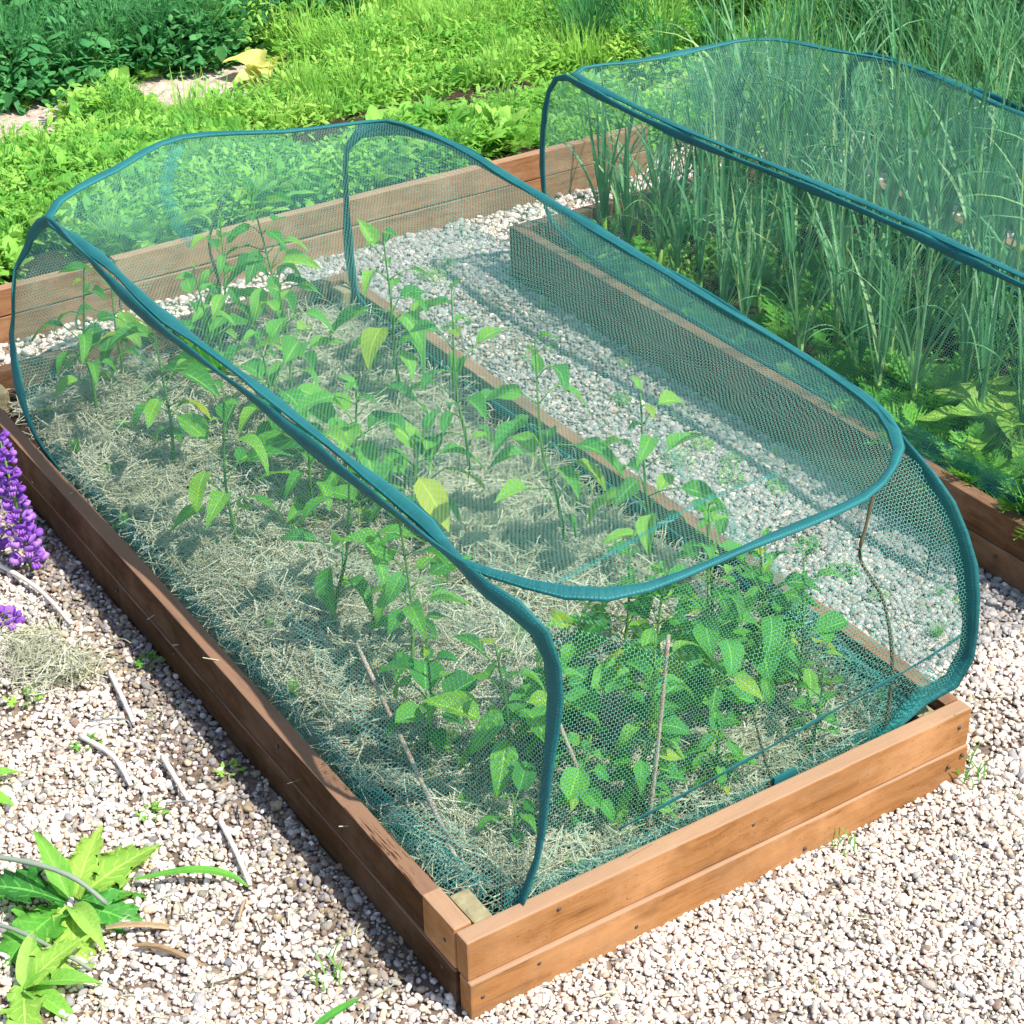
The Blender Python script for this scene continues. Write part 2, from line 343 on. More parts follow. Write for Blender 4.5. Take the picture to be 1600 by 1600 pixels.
# ------------------------------------------------------------------ raised beds
def board_mesh(name, ln, th, h, mat, seed=0, bev=.003):
    rg = random.Random(seed); bm = bmesh.new(); nseg = max(2, int(ln/.12))
    bmesh.ops.create_cube(bm, size=1); bmesh.ops.scale(bm, vec=(ln, th, h), verts=bm.verts)
    geom = [e for e in bm.edges if abs((e.verts[0].co-e.verts[1].co).x) > ln*.9]
    bmesh.ops.subdivide_edges(bm, edges=geom, cuts=nseg)
    for v in bm.verts:
        k = math.sin(v.co.x*2.1+seed)*.0016+math.sin(v.co.x*5.3+seed*2)*.0008; v.co.y += k
        v.co.z += rg.uniform(-.0007,.0007) + math.sin(v.co.x*3.1+seed*1.7)*.0009
    es = [e for e in bm.edges if len(e.link_faces) == 2 and e.calc_face_angle(0) > .8]
    bmesh.ops.bevel(bm, geom=es, offset=bev, segments=2, affect='EDGES', profile=.6)
    me = bpy.data.meshes.new(name); bm.to_mesh(me); bm.free(); me.materials.append(mat); return me
def board(parent, p0, p1, z0, z1, th, mat, seed, name='board', inset=0):
    """p0->p1 outer line; thickness to the left of direction"""
    a, b = Vector((*p0, 0)), Vector((*p1, 0)); d = (b-a); ln = d.length; d.normalize(); n = Vector((-d.y, d.x, 0))
    o = link(bpy.data.objects.new(name, board_mesh(name, ln, th, z1-z0, mat, seed)), parent)
    o.location = (a+b)/2+n*(th/2+inset)+Vector((0, 0, (z0+z1)/2)); o.rotation_euler = (0, 0, math.atan2(d.y, d.x)); 
    return o
TH = .031
def screws(parent, pts, axis):
    for p in pts:
        mb = MB(); ax = Vector(axis); mb.tube([Vector(p), Vector(p)+ax*.003], .0035, 8)
        mb.obj('screw', M['screw'], parent)
zm = .073
bed = thing('raised_bed', 'orange-brown wooden raised bed in front, mulched with dry grass and planted with peppers', 'raised bed')
W_ = M['wood']
# long left side (two boards + short end block), faces -x.  outer line drawn so thickness goes inwards
board(bed, (0, L-.002), (0, .125), zm+.0015, H-.002, TH, M['wood_shade'], 1); board(bed, (-.001, L-.002), (-.001, .001+TH), -.03, zm-.0015, TH, M['wood_shade'], 2)
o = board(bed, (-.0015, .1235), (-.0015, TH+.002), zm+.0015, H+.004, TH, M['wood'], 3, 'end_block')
# near side faces -y
board(bed, (0, 0), (1, 0), zm+.0004, H, TH, M['wood'], 5); board(bed, (-.0005, -.0055), (1.0, -.0055), -.03, zm, TH, M['wood'], 6)
# right side
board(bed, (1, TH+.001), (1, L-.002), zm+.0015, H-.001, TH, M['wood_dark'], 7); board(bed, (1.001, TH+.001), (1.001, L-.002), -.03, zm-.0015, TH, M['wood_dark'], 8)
# far side
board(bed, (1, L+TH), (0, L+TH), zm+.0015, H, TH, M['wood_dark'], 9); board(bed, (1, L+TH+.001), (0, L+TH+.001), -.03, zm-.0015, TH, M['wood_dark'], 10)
for k, (px, py, lx, ly, zt) in enumerate([(.034, .034, .034, .072, .143), (.93, .034, .036, .05, .128), (.925, 2.07, .04, .05, .15), (.034, 2.06, .04, .05, .14)]):
    me = board_mesh('corner_post', zt+.05, ly, lx, M['post'], 20+k, .005)
    o = link(bpy.data.objects.new('corner_post', me), bed); o.rotation_euler = (0, R(90), 0); o.location = (px+lx/2, py+ly/2, (zt-.05)/2)
screws(bed, [(.975, .0005, .118), (.985, -.005, .058), (.955, -.005, .045), (.30, -.005, .03), (.53, .0005, .12), (.12, -.005, .052), (.02, -.005, .04), (.16, .0005, .135), (.64, -.005, .02)], (0, -1, 0))
screws(bed, [(0.0, .06, .112), (-.0005, .07, .05), (0, .6, .12), (-.0005, 1.3, .05), (0, 1.8, .11)], (-1, 0, 0))
tag(sheet('soil', TH, 1-TH, TH, L, .092, M['soil'], 30, 60, .006).obj('soil', M['soil'], bed))

bed2 = thing('raised_bed', 'dark brown wooden raised bed behind the gravel gap, full of leeks and carrots', 'raised bed', (0,0,0))
X2, Y2 = 1.494, 2.19
board(bed2, (X2, Y2), (X2, -.1), zm+.0015, H, TH, M['wood_dark'], 31); board(bed2, (X2, Y2), (X2, -.1), -.03, zm-.0015, TH, M['wood_dark'], 32)
board(bed2, (X2+1, -.1), (X2+1, Y2), zm+.0015, H, TH, M['wood_dark'], 33); board(bed2, (X2+1.001, -.1), (X2+1.001, Y2), -.03, zm-.0015, TH, M['wood_dark'], 34)
board(bed2, (X2+1-TH-.001, Y2-.001), (X2+TH+.001, Y2-.001), zm+.0015, H-.001, TH, M['wood_dark'], 35); board(bed2, (X2+1-TH-.001, Y2-.002), (X2+TH+.001, Y2-.002), -.03, zm-.0015, TH, M['wood_dark'], 36)
board(bed2, (X2+TH+.001, -.1), (X2+1-TH-.001, -.1), zm+.0015, H-.001, TH, M['wood_dark'], 37); board(bed2, (X2+TH+.001, -.102), (X2+1-TH-.001, -.102), -.03, zm-.0015, TH, M['wood_dark'], 38)
sheet('soil', X2+TH, X2+1-TH, -.1+TH, Y2-TH, .10, M['soil'], 30, 60, .008).obj('soil', M['soil'], bed2)
screws(bed2, [(X2-.0005, .33, .12), (X2-.0015, .42, .05), (X2-.0005, 1.1, .11), (X2-.0015, 1.0, .04)], (-1,0,0))

bed3 = thing('raised_bed', 'long orange-brown board bed crossing behind the others, sprouting leafy greens', 'raised bed')
Y3 = 2.587
xs = [-1.2, .55, 2.24]
for i in range(2):
    board(bed3, (xs[i]+.001, Y3), (xs[i+1]-.001, Y3), zm+.0015, H+(.0 if i else -.004), TH, M['wood_far'], 41+i); board(bed3, (xs[i]+.001, Y3-.002), (xs[i+1]-.001, Y3-.002), -.03, zm-.0015, TH, M['wood_far'], 43+i)
sheet('soil', -1.2, 2.24, Y3+TH, 3.3, .105, M['soil'], 50, 20, .012).obj('soil', M['soil'], bed3)
bed4 = thing('raised_bed', 'dark timber edge of the farthest bed on the right, behind the leeks', 'raised bed')
X4 = 2.80
board(bed4, (X4, 2.25), (X4, .4), .03, H-.01, TH, M['wood_shade'], 51); board(bed4, (X4+TH+.002, 2.249), (X4+.9, 2.249), .03, H-.012, TH, M['wood_shade'], 52, inset=-TH)
sheet('soil', X4+TH, X4+.9, .4, 2.25, .10, M['soil'], 20, 30, .01).obj('soil', M['soil'], bed4)

# ------------------------------------------------------------------ gravel
def stone_mesh(k, mat, sub=2):
    rg = random.Random(k); bm = bmesh.new(); bmesh.ops.create_icosphere(bm, subdivisions=sub, radius=.5)
    dirs = [(Vector((rg.gauss(0,1), rg.gauss(0,1), rg.gauss(0,1))).normalized(), rg.uniform(.3,.46)) for _ in range(7)]
    sx, sy, sz = rg.uniform(.8,1.25), rg.uniform(.7,1.), rg.uniform(.5,.8)
    for v in bm.verts:
        for d, c in dirs:
            q = v.co.dot(d)
            if q > c: v.co -= d*(q-c)*.85
        v.co = Vector((v.co.x*sx, v.co.y*sy, v.co.z*sz))
    me = bpy.data.meshes.new('pebble'); bm.to_mesh(me); bm.free(); me.materials.append(mat)
    me.polygons.foreach_set('use_smooth', [True]*len(me.polygons)); return me
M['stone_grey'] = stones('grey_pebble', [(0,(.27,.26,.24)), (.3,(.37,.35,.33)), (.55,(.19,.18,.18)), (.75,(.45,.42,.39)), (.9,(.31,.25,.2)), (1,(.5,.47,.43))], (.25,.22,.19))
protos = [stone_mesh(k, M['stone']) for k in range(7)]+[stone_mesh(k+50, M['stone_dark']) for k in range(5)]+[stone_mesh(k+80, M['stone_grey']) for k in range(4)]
def inside(x, y):
    m = (x > -.002) & (x < 1.002) & (y > -.004) & (y < L+TH+.002)
    m |= (x > X2-.002) & (x < X2+1.002) & (y > -.105) & (y < Y2+.002)
    m |= (y > Y3-.003) & (x < 2.24) ; m |= (x > X4) & (y < 2.26) & (y > .4); m |= y > 2.78
    return m
def pebbles(n, x0, x1, y0, y1, smin, smax, zoff):
    x = rng.uniform(x0, x1, n); y = rng.uniform(y0, y1, n); k = ~inside(x, y); x = x[k]; y = y[k]
    s_ = smin+(smax-smin)*rng.random(len(x))**3.2*1.35; thin = (np.sin(x*7+y*3)+np.sin(y*11-x*5)+np.sin(x*17+y*13)*.6); k = (rng.random(len(x)) > np.clip((thin-.9)*.55, 0, .5)); x, y, s_ = x[k], y[k], s_[k]; z = s_*rng.uniform(.0,.35,len(x))+zoff
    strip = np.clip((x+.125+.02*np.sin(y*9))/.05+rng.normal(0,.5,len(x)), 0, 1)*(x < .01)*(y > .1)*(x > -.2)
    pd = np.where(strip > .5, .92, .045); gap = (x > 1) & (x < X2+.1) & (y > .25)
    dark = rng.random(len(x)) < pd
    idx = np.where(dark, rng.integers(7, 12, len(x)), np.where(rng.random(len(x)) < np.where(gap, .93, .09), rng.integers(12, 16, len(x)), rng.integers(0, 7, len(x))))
    rot = np.stack([rng.uniform(-.6,.6,len(x)), rng.uniform(-.6,.6,len(x)), rng.uniform(0,6.28,len(x))], 1)
    sc = np.stack([s_*rng.uniform(.85,1.2,len(x)), s_*rng.uniform(.85,1.1,len(x)), s_*rng.uniform(.8,1.1,len(x))], 1)
    return np.stack([x, y, z], 1), rot, sc, idx
G = [pebbles(*a) for a in [(24000, -.75, 0, -.25, 2.2, .008, .0165, .003), (22000, -.75, 0, -.25, 2.2, .0065, .012, .0), (25000, -.1, 1.5, -.7, 0, .007, .014, .003), (20000, -.1, 1.5, -.7, 0, .006, .011, 0),
     (24000, 1, 1.5, 0, 2.6, .0075, .0145, .002), (8000, -.6, 1.6, 2.18, 2.6, .010, .02, .002), (17000, .95, 1.7, -.7, 1.4, .009, .018, .002), (7000, 2.49, 2.8, 0, 2.8, .012, .024, .002), (9000, 1.4, 3.6, 2.19, 2.8, .012, .024, .002), (9000, -2, 3.2, -2.2, 2.5, .012, .024, 0)]]
P, RT, S_, I_ = [np.concatenate([g[k] for g in G]) for k in range(4)]
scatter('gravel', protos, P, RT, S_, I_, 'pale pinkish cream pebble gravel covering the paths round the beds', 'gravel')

# ------------------------------------------------------------------ straw mulch
def straw_clump(k, n=26, rad=.05, ln=.06, flat=1.):
    rg = random.Random(k); mb = MB()
    for _ in range(n):
        a = rg.uniform(0, 6.28); d = Vector((math.cos(a), math.sin(a), rg.uniform(-.1,.25)*flat)); p = Vector((rg.gauss(0, rad*.5), rg.gauss(0, rad*.5), rg.uniform(0, .012)*flat))
        l_ = ln*rg.uniform(.5, 1.3); c = Vector((-d.y, d.x, rg.uniform(-.3,.8)))*rg.uniform(-.5,.5)
        pts = [p+d*l_*(t-.5)+c*l_*(t-t*t) for t in (0, .33, .66, 1)]; wd = rg.uniform(.0005,.0011)
        mb.blade(pts, lambda t: wd, Vector((-d.y, d.x, rg.uniform(-.6,.6))), .3)
    return mb.mesh('straw', M['straw'])
sp = [straw_clump(k) for k in range(8)]
def mulch(name, x0, x1, y0, y1, n, z, label):
    x = rng.uniform(x0, x1, n); y = rng.uniform(y0, y1, n); zz = z+.010*np.sin(x*13+y*5)+.008*np.sin(y*17-x*6)+rng.uniform(-.006,.012,n)
    rot = np.stack([rng.normal(0,.2,n), rng.normal(0,.2,n), rng.uniform(0,6.28,n)], 1); sc = np.repeat(rng.uniform(.7,1.35,n)[:,None],3,1)
    return scatter(name, sp, np.stack([x,y,zz],1), rot, sc, rng.integers(0,8,n), label, 'mulch')
mulch('straw_mulch', .105, .90, .105, L-.09, 3300, .102, 'matted pale dry grass mulch spread over the soil of the front bed')
mulch('dry_grass', -.235, -.14, 1.12, 1.33, 34, .015, 'loose tuft of dry straw lying on the gravel near the purple lupins')

lp = [straw_clump(60+k, 2, .01, .035, .4) for k in range(5)]+[clump_ for clump_ in [straw_clump(70, 5, .02, .03, .3)]]
n_ = 420; lx = np.r_[rng.uniform(-.6, -.055, 170), rng.uniform(1.02, 1.46, 90), rng.uniform(0, 1.45, 160)]; ly = np.r_[rng.uniform(-.1, 1.9, 170), rng.uniform(.1, 2.4, 90), rng.uniform(-.6, -.06, 160)]
scatter('plant_litter', lp, np.stack([lx, ly, np.full(n_, .012)], 1), np.stack([rng.normal(0,.15,n_), rng.normal(0,.15,n_), rng.uniform(0,6.28,n_)], 1), np.repeat(rng.uniform(.6,1.3,n_)[:,None],3,1), rng.integers(0,6,n_), 'scattered bits of dry straw and stems lying on the gravel', 'litter')
# ------------------------------------------------------------------ pop-up nets
def hoop(parent, pts, closed, nref, width=.0125, thick=.0034, tw=.5, seed=0, name='hoop_band', mat=None, nearw=0):
    rg = random.Random(seed); P = resample(catmull(pts, closed, 5), int(90 if closed else 40), closed); N = len(P); P = [Vector(p) for p in P]; mb = MB(); vs = []; uv = []; arc = 0; n = 8
    f1, f2, a1, a2 = rg.uniform(4,7), rg.uniform(9,14), rg.random()*6, rg.random()*6
    for i in range(N):
        t = ((P[(i+1) % N]-P[(i-1) % N]) if closed else (P[min(i+1,N-1)]-P[max(i-1,0)])).normalized()
        q = i/N*6.2832; nr = Vector(nref(P[i]) if callable(nref) else nref)
        a = t.cross(nr); a.normalize(); b = a.cross(t)
        ang = tw*(math.sin(q*round(f1)+a1)+.5*math.sin(q*round(f2)+a2)); ca, sa = math.cos(ang), math.sin(ang)
        wa = a*ca+b*sa; wb = b*ca-a*sa; w_ = width*(1+.22*math.sin(q*round(f2)+a1)+.1*math.sin(q*31)+nearw*max(0, min(1, (.3-P[i].y)/.15))*max(0, min(1, (P[i].z-.1)/.1))); 
        for k in range(n):
            th = 2*math.pi*k/n; x = math.cos(th); y = math.sin(th)
            vs.append(P[i]+wa*(w_*x)+wb*(thick*y*(1 if abs(x) < .9 else .5))); uv.append((width*x+1, arc))
        arc += (P[(i+1) % N]-P[i]).length
    fs = [(i*n+k, i*n+(k+1) % n, ((i+1) % N)*n+(k+1) % n, ((i+1) % N)*n+k) for i in range(N if closed else N-1) for k in range(n)]
    if not closed: fs += [tuple(range(n))[::-1], tuple((N-1)*n+k for k in range(n))]
    mb.add(vs, fs, uv); return mb.obj(name, mat or M['hoop'], parent)
def panel(parent, loop, e1, e2, sag=(0,0,0), name='net_panel', mat=None, rings=12, seed=0, rip=.0075):
    e1, e2 = Vector(e1).normalized(), Vector(e2).normalized(); sag = Vector(sag); Lp = [Vector(p) for p in resample(loop, 96, True)]
    c = sum(Lp, Vector())/len(Lp); N = len(Lp); vs = [c+sag]; rg = random.Random(seed); ph = rg.random()*6
    nn = e1.cross(e2)
    for r in range(1, rings+1):
        s_ = r/rings
        for k, p in enumerate(Lp):
            q = c+(p-c)*s_; q += sag*(1-s_**2)+nn*rip*(math.sin(q.dot(e1)*23+ph)*math.sin(q.dot(e2)*17+ph*2)+.5*math.sin(q.dot(e1)*61+q.dot(e2)*35+ph))*(1-s_**4); vs.append(q)
    fs = [(0, 1+k, 1+(k+1) % N) for k in range(N)]
    for r in range(rings-1):
        a = 1+r*N; fs += [(a+k, a+N+k, a+N+(k+1) % N, a+(k+1) % N) for k in range(N)]
    uv = [(v.dot(e1)+3, v.dot(e2)+3) for v in vs]; mb = MB(); mb.add(vs, fs, uv); return mb.obj(name, mat or M['net'], parent)
def skirt(parent, A, B, name='net_fold', mat=None, seed=0, rip=.006):
    """ruled net strip between two polylines"""
    A = resample(catmull(A), 40); B = resample(catmull(B), 40); mb = MB(); vs = []; uv = []; nv = 4; rg = random.Random(seed)
    for i in range(40):
        for j in range(nv+1):
            t = j/nv; p = A[i]*(1-t)+B[i]*t; p = Vector(p)+Vector((rip, rip*.6, rip*.5))*math.sin(i*1.3+j*1.1+seed)*(t*(1-t)*4); vs.append(p)
            uv.append((i/39*np.linalg.norm(A[-1]-A[0])+3, t*np.linalg.norm(A[20]-B[20])+3))
    fs = [(i*(nv+1)+j, i*(nv+1)+j+1, (i+1)*(nv+1)+j+1, (i+1)*(nv+1)+j) for i in range(39) for j in range(nv)]
    mb.add(vs, fs, uv); return mb.obj(name, mat or M['net_fold'], parent)

net = thing('pop_up_net', 'teal-banded green mesh pop-up net over the pepper bed in front', 'garden net')
top = [(.171,.269,.6),(.209,.186,.6),(.235,.137,.6),(.283,.085,.6),(.345,.062,.6),(.398,.056,.6),(.58,.062,.6),(.763,.07,.6),(.848,.099,.6),(.927,.156,.6),(.977,.239,.6),(1.0,.319,.6),(1.019,.541,.6),(1.028,.791,.6),(1.044,1.12,.6),(1.057,1.491,.6),(1.065,1.712,.6),(1.045,1.903,.6),(1.003,1.975,.6),(.803,2.036,.6),(.582,2.144,.6),(.383,2.042,.6),(.29,1.995,.6),(.208,1.955,.588),(.174,1.905,.578),(.166,1.81,.59),(.17,1.603,.6),(.16,1.334,.6),(.169,1.106,.6),(.178,.898,.6),(.181,.675,.6),(.186,.517,.6),(.186,.37,.6)]
left = [(.1,.035,.113),(.121,.035,.153),(.153,.04,.221),(.17,.05,.303),(.188,.06,.383),(.208,.075,.478),(.200,.09,.551),(.172,.11,.600),(.155,.17,.612),(.166,.29,.601),(.17,.40,.592),(.17,.517,.588),(.165,.675,.588),(.162,.898,.588),(.153,1.106,.587),(.145,1.334,.586),(.155,1.603,.59),(.162,1.76,.592),(.170,1.87,.586),(.172,1.945,.56),(.162,2.0,.515),(.15,2.035,.46),(.12,2.038,.419),(.1,2.001,.363),(.09,2.018,.298),(.08,1.997,.247),(.06,1.92,.184),(.045,1.804,.138),(.040,1.58,.12),(.038,1.315,.11),(.038,.762,.108),(.04,.3,.106),(.06,.08,.106)]
right = [(.837,.045,.117),(.911,.055,.16),(.953,.03,.184),(.993,.03,.214),(1.0,.024,.273),(1.0,.036,.355),(1.0,.061,.429),(.98,.089,.508),(.958,.13,.566),(.965,.20,.59),(1.008,.319,.588),(1.03,.541,.588),(1.04,.791,.588),(1.056,1.12,.588),(1.069,1.491,.588),(1.077,1.712,.588),(1.06,1.88,.587),(1.01,2.02,.568),(.97,2.07,.52),(.963,2.08,.40),(.966,2.09,.28),(.965,2.08,.18),(.957,2.0,.125),(.955,1.5,.115),(.955,1.0,.112),(.955,.5,.112),(.95,.12,.115)]
hoop(net, top, True, (0,0,1), .0112, .0045, .25, 1); hoop(net, left, True, (1,0,.1), .0132, .004, .42, 2, nearw=.35); hoop(net, right, True, (1,0,.1), .0150, .0045, .25, 3, nearw=.25)
panel(net, catmull(top, True, 3), (1,.0,0), (0,1,0), (0,0,-.035), seed=1)
panel(net, catmull(left, True, 3), (0,1,0), (.2,0,.98), (.012,0,0), seed=2, mat=M['net_side']); panel(net, catmull(right, True, 3), (0,1,0), (0,0,1), (-.01,0,0), seed=3)
near = left[0:9]+[(.180,.235,.602),(.209,.186,.6),(.235,.137,.6),(.283,.085,.6),(.345,.062,.6),(.398,.056,.6),(.58,.062,.6),(.763,.07,.6),(.848,.099,.6),(.927,.146,.6)]+right[8:0:-1]+[(.837,.045,.117),(.5,.04,.112),(.2,.04,.108)]
panel(net, near, (1,0,0), (0,.1,1), (0,-.012,0), seed=4)
far = [(.182,1.885,.59),(.170,1.95,.557),(.15,2.039,.471),(.12,2.038,.419),(.1,2.001,.363),(.08,1.997,.247),(.05,1.92,.15),(.3,2.06,.12),(.8,2.08,.12),(.965,2.08,.18),(.966,2.09,.28),(.963,2.08,.40),(.97,2.07,.52),(1.01,2.01,.575),(.803,2.036,.595),(.582,2.144,.595),(.383,2.042,.595)]
panel(net, far, (1,0,0), (0,.1,1), (0,0,0), seed=5)
# hanging straps at the far end, seam across the near end, loose folds
hoop(net, [(.575,2.13,.59),(.52,2.09,.54),(.50,2.05,.49),(.51,2.03,.44),(.535,2.01,.40)], False, (.45,.7,-.1), .017, .0008, .25, 5, 'strap', M['net_fold'])
hoop(net, [(.30,.043,.19),(.50,.036,.215),(.70,.034,.24),(.90,.034,.262),(.985,.03,.285)], False, (0,1,.2), .0045, .0008, .2, 7, 'seam')
hoop(net, [(.955,.16,.56),(.98,.13,.50),(.985,.12,.42),(.985,.12,.36)], False, (.9,-.4,0), .004, .0008, .2, 8, 'seam')
hoop(net, [(.25,.16,.583),(.42,.20,.575),(.6,.24,.572),(.75,.24,.572)], False, (0,0,1), .0055, .0006, .2, 9, 'seam', M['net_fold'])
skirt(net, [(.80,.042,.118),(.855,.04,.16),(.905,.045,.20),(.93,.05,.23)], [(.86,.034,.152),(.90,.03,.17),(.93,.035,.19),(.96,.035,.21)], seed=1)
skirt(net, [(.78,.044,.115),(.86,.04,.155),(.95,.04,.175)], [(.80,.036,.150),(.87,.033,.156),(.96,.034,.186)], seed=2)
skirt(net, [(.048,1.75,.135),(.048,1.3,.112),(.047,.76,.112),(.047,.3,.112),(.07,.09,.115)], [(.062,1.75,.17),(.066,1.3,.15),(.068,.76,.15),(.075,.3,.15),(.10,.09,.15)], seed=3, rip=.004)
skirt(net, [(.09,.045,.118),(.3,.045,.116),(.6,.045,.116),(.84,.045,.12)], [(.10,.05,.165),(.3,.05,.15),(.6,.05,.148),(.84,.046,.16)], seed=4, rip=.004)
mb = MB(); bm_ = [(.60,.033),(.645,.033),(.645,.039),(.60,.039)]
mb.add([(x, y, z) for z in (.125,.156) for x, y in bm_], [(0,1,5,4),(1,2,6,5),(2,3,7,6),(3,0,4,7),(4,5,6,7)]); mb.obj('fastening_tab', M['hoop'], net, False)

net2 = thing('pop_up_net', 'teal-banded green mesh pop-up net over the leeks in the second bed', 'garden net')
top2 = [(1.573,.511,.6),(1.579,.868,.6),(1.566,1.15,.6),(1.544,1.452,.6),(1.541,1.689,.6),(1.553,1.93,.6),(1.568,1.995,.6),(1.63,2.01,.6),(1.749,1.972,.6),(1.939,1.959,.6),(2.057,1.951,.6),(2.138,1.898,.6),(2.188,1.758,.6),(2.251,1.594,.6),(2.256,1.423,.6),(2.224,1.142,.6),(2.26,.7,.6),(2.24,.3,.6),(2.16,.1,.6),(1.9,.03,.6),(1.68,.06,.6),(1.58,.2,.6)]
left2 = [(1.57,.1,.13),(1.555,.05,.3),(1.56,.09,.5),(1.56,.2,.585),(1.561,.511,.588),(1.567,.868,.588),(1.554,1.15,.588),(1.532,1.452,.588),(1.529,1.689,.588),(1.54,1.93,.59),(1.55,2.019,.586),(1.55,2.075,.546),(1.55,2.106,.446),(1.55,2.116,.341),(1.55,2.109,.256),(1.548,2.08,.190),(1.54,1.963,.165),(1.54,1.795,.150),(1.535,1.4,.145),(1.535,.9,.14),(1.535,.4,.13)]
right2 = [(x*-1+3.80, y*.845, z) for x, y, z in left2]
hoop(net2, top2, True, (0,0,1), .0095, .004, .2, 11); hoop(net2, left2, True, (1,0,.1), .0095, .004, .25, 12); hoop(net2, right2, True, (1,0,.1), .0125, .004, .35, 13)
panel(net2, catmull(top2, True, 3), (1,0,0), (0,1,0), (0,0,-.02), mat=M['net_clear'], seed=11); panel(net2, catmull(left2, True, 3), (0,1,0), (0,0,1), (.01,0,0), mat=M['net_clear'], seed=12); panel(net2, catmull(right2, True, 3), (0,1,0), (0,0,1), (-.01,0,0), mat=M['net_clear'], seed=13)
far2 = [(1.55,2.019,.586),(1.55,2.106,.446),(1.55,2.116,.341),(1.55,2.08,.18),(1.58,2.06,.12),(2.25,1.76,.12),(2.25,1.76,.18),(2.25,1.79,.341),(2.25,1.78,.446),(2.20,1.76,.59),(2.138,1.898,.6),(2.057,1.951,.6),(1.939,1.959,.6),(1.749,1.972,.6),(1.63,2.01,.6)]
panel(net2, far2, (1,0,0), (0,.1,1), (0,0,0), mat=M['net_clear'], seed=15); panel(net2, [(x, .08, z) for x, y, z in left2[0:4]]+[(3.83-x, .08, z) for x, y, z in left2[3::-1]], (1,0,0), (0,.1,1), (0,0,0), mat=M['net_clear'], seed=16)
skirt(net2, [(1.542,2.0,.165),(1.542,1.4,.145),(1.542,.8,.14),(1.542,.2,.14)], [(1.556,2.0,.235),(1.55,1.4,.205),(1.55,.8,.195),(1.55,.2,.19)], seed=5, rip=.005)

# ------------------------------------------------------------------ pepper plants
PL = [leaf_mesh('leaf', M['pepper'], .44, .5, .20, seed=1, wav=.05), leaf_mesh('leaf', M['pepper'], .50, .35, .12, seed=2, wav=.05), leaf_mesh('leaf', M['pepper'], .40, .7, .35, seed=3, wav=.05), leaf_mesh('leaf', M['pepper'], .52, .2, .45, seed=4)]
PY = [leaf_mesh('leaf', M['pepper_yellow'], .55, .5, .15, seed=5), leaf_mesh('leaf', M['pepper_yellow'], .6, .3, .1, seed=6)]
BL = [leaf_mesh('leaf', M['bean'], .85, .25, .10, 'round', seed=7), leaf_mesh('leaf', M['bean'], .72, .5, .15, 'ovate', seed=8), leaf_mesh('leaf', M['bean'], .8, .15, .3, 'round', seed=9)]
def add_leaf(parent, me, mx, name='leaf'):
    o = bpy.data.objects.new(name, me); link(o, parent); o.matrix_local = mx; return o
def pepper(label, base, tip, nleaf, size, seed, lset=None, start=.3, bush=False, cat='pepper plant', name='pepper_plant', grp='plants under the front net'):
    rg = random.Random(seed); t = thing(name, label, cat, base, grp); tip = Vector(tip); mb = MB(); lset = lset or PL
    base = (base[0], max(base[1], .115), base[2]); t.location = base
    mid = tip*.5+Vector((rg.uniform(-.02,.02), rg.uniform(-.02,.02), 0)); path = catmull([Vector((0,0,-.02)), mid*.5+Vector((rg.uniform(-.006,.006),0,0)), mid, tip], False, 5)
    mb.tube(path, lambda q: .0042*(1-q*.6), 7); az = rg.uniform(0, 6.28); leaves = []
    hgt = tip.z
    for k in range(nleaf):
        q = start+(1-start)*(k/(nleaf-1))**.85; ii = min(len(path)-1, int(q*(len(path)-1))); p = path[ii]
        az += 2.4+rg.uniform(-.4,.4); sz = size*(.62+.55*math.sin(math.pi*min(1, (1-q)*1.15+.12)))*rg.uniform(.75,1.2)
        if q > .9: sz = size*rg.uniform(.35,.62)
        pl = sz*rg.uniform(.35,.75)*(1 if q < .9 else .3); el = rg.uniform(.25,.85) if q < .9 else rg.uniform(.6,1.2)
        d = Vector((math.cos(az)*math.cos(el), math.sin(az)*math.cos(el), math.sin(el))); e = p+d*pl
        mb.tube([p, p+d*pl*.5+Vector((0,0,pl*.06)), e], .0014, 5)
        pit = (rg.uniform(-.5,.5) if q < .85 else rg.uniform(.1,1.1)); la = az+rg.uniform(-.4,.4)
        for tr in range(9):
            W_ = Vector(base)+e+Vector((math.cos(la), math.sin(la), 0))*sz*.95; lim = .05+.22*max(0, W_.z-.1)
            if W_.y > .064 and W_.x > lim and W_.x < .985 and W_.y < 2.12: leaves.append((e, la, pit, rg.uniform(-.45,.45), sz)); break
            la += .7
    mb.obj('stem', M['stem'], t)
    for e, a, pi_, ro, sz in leaves:
        me = rg.choice(lset) if rg.random() > .06 else rg.choice(PY)
        add_leaf(t, me, leaf_matrix(e, a, pi_, ro, sz, rg.uniform(.85,1.1)))
    return t
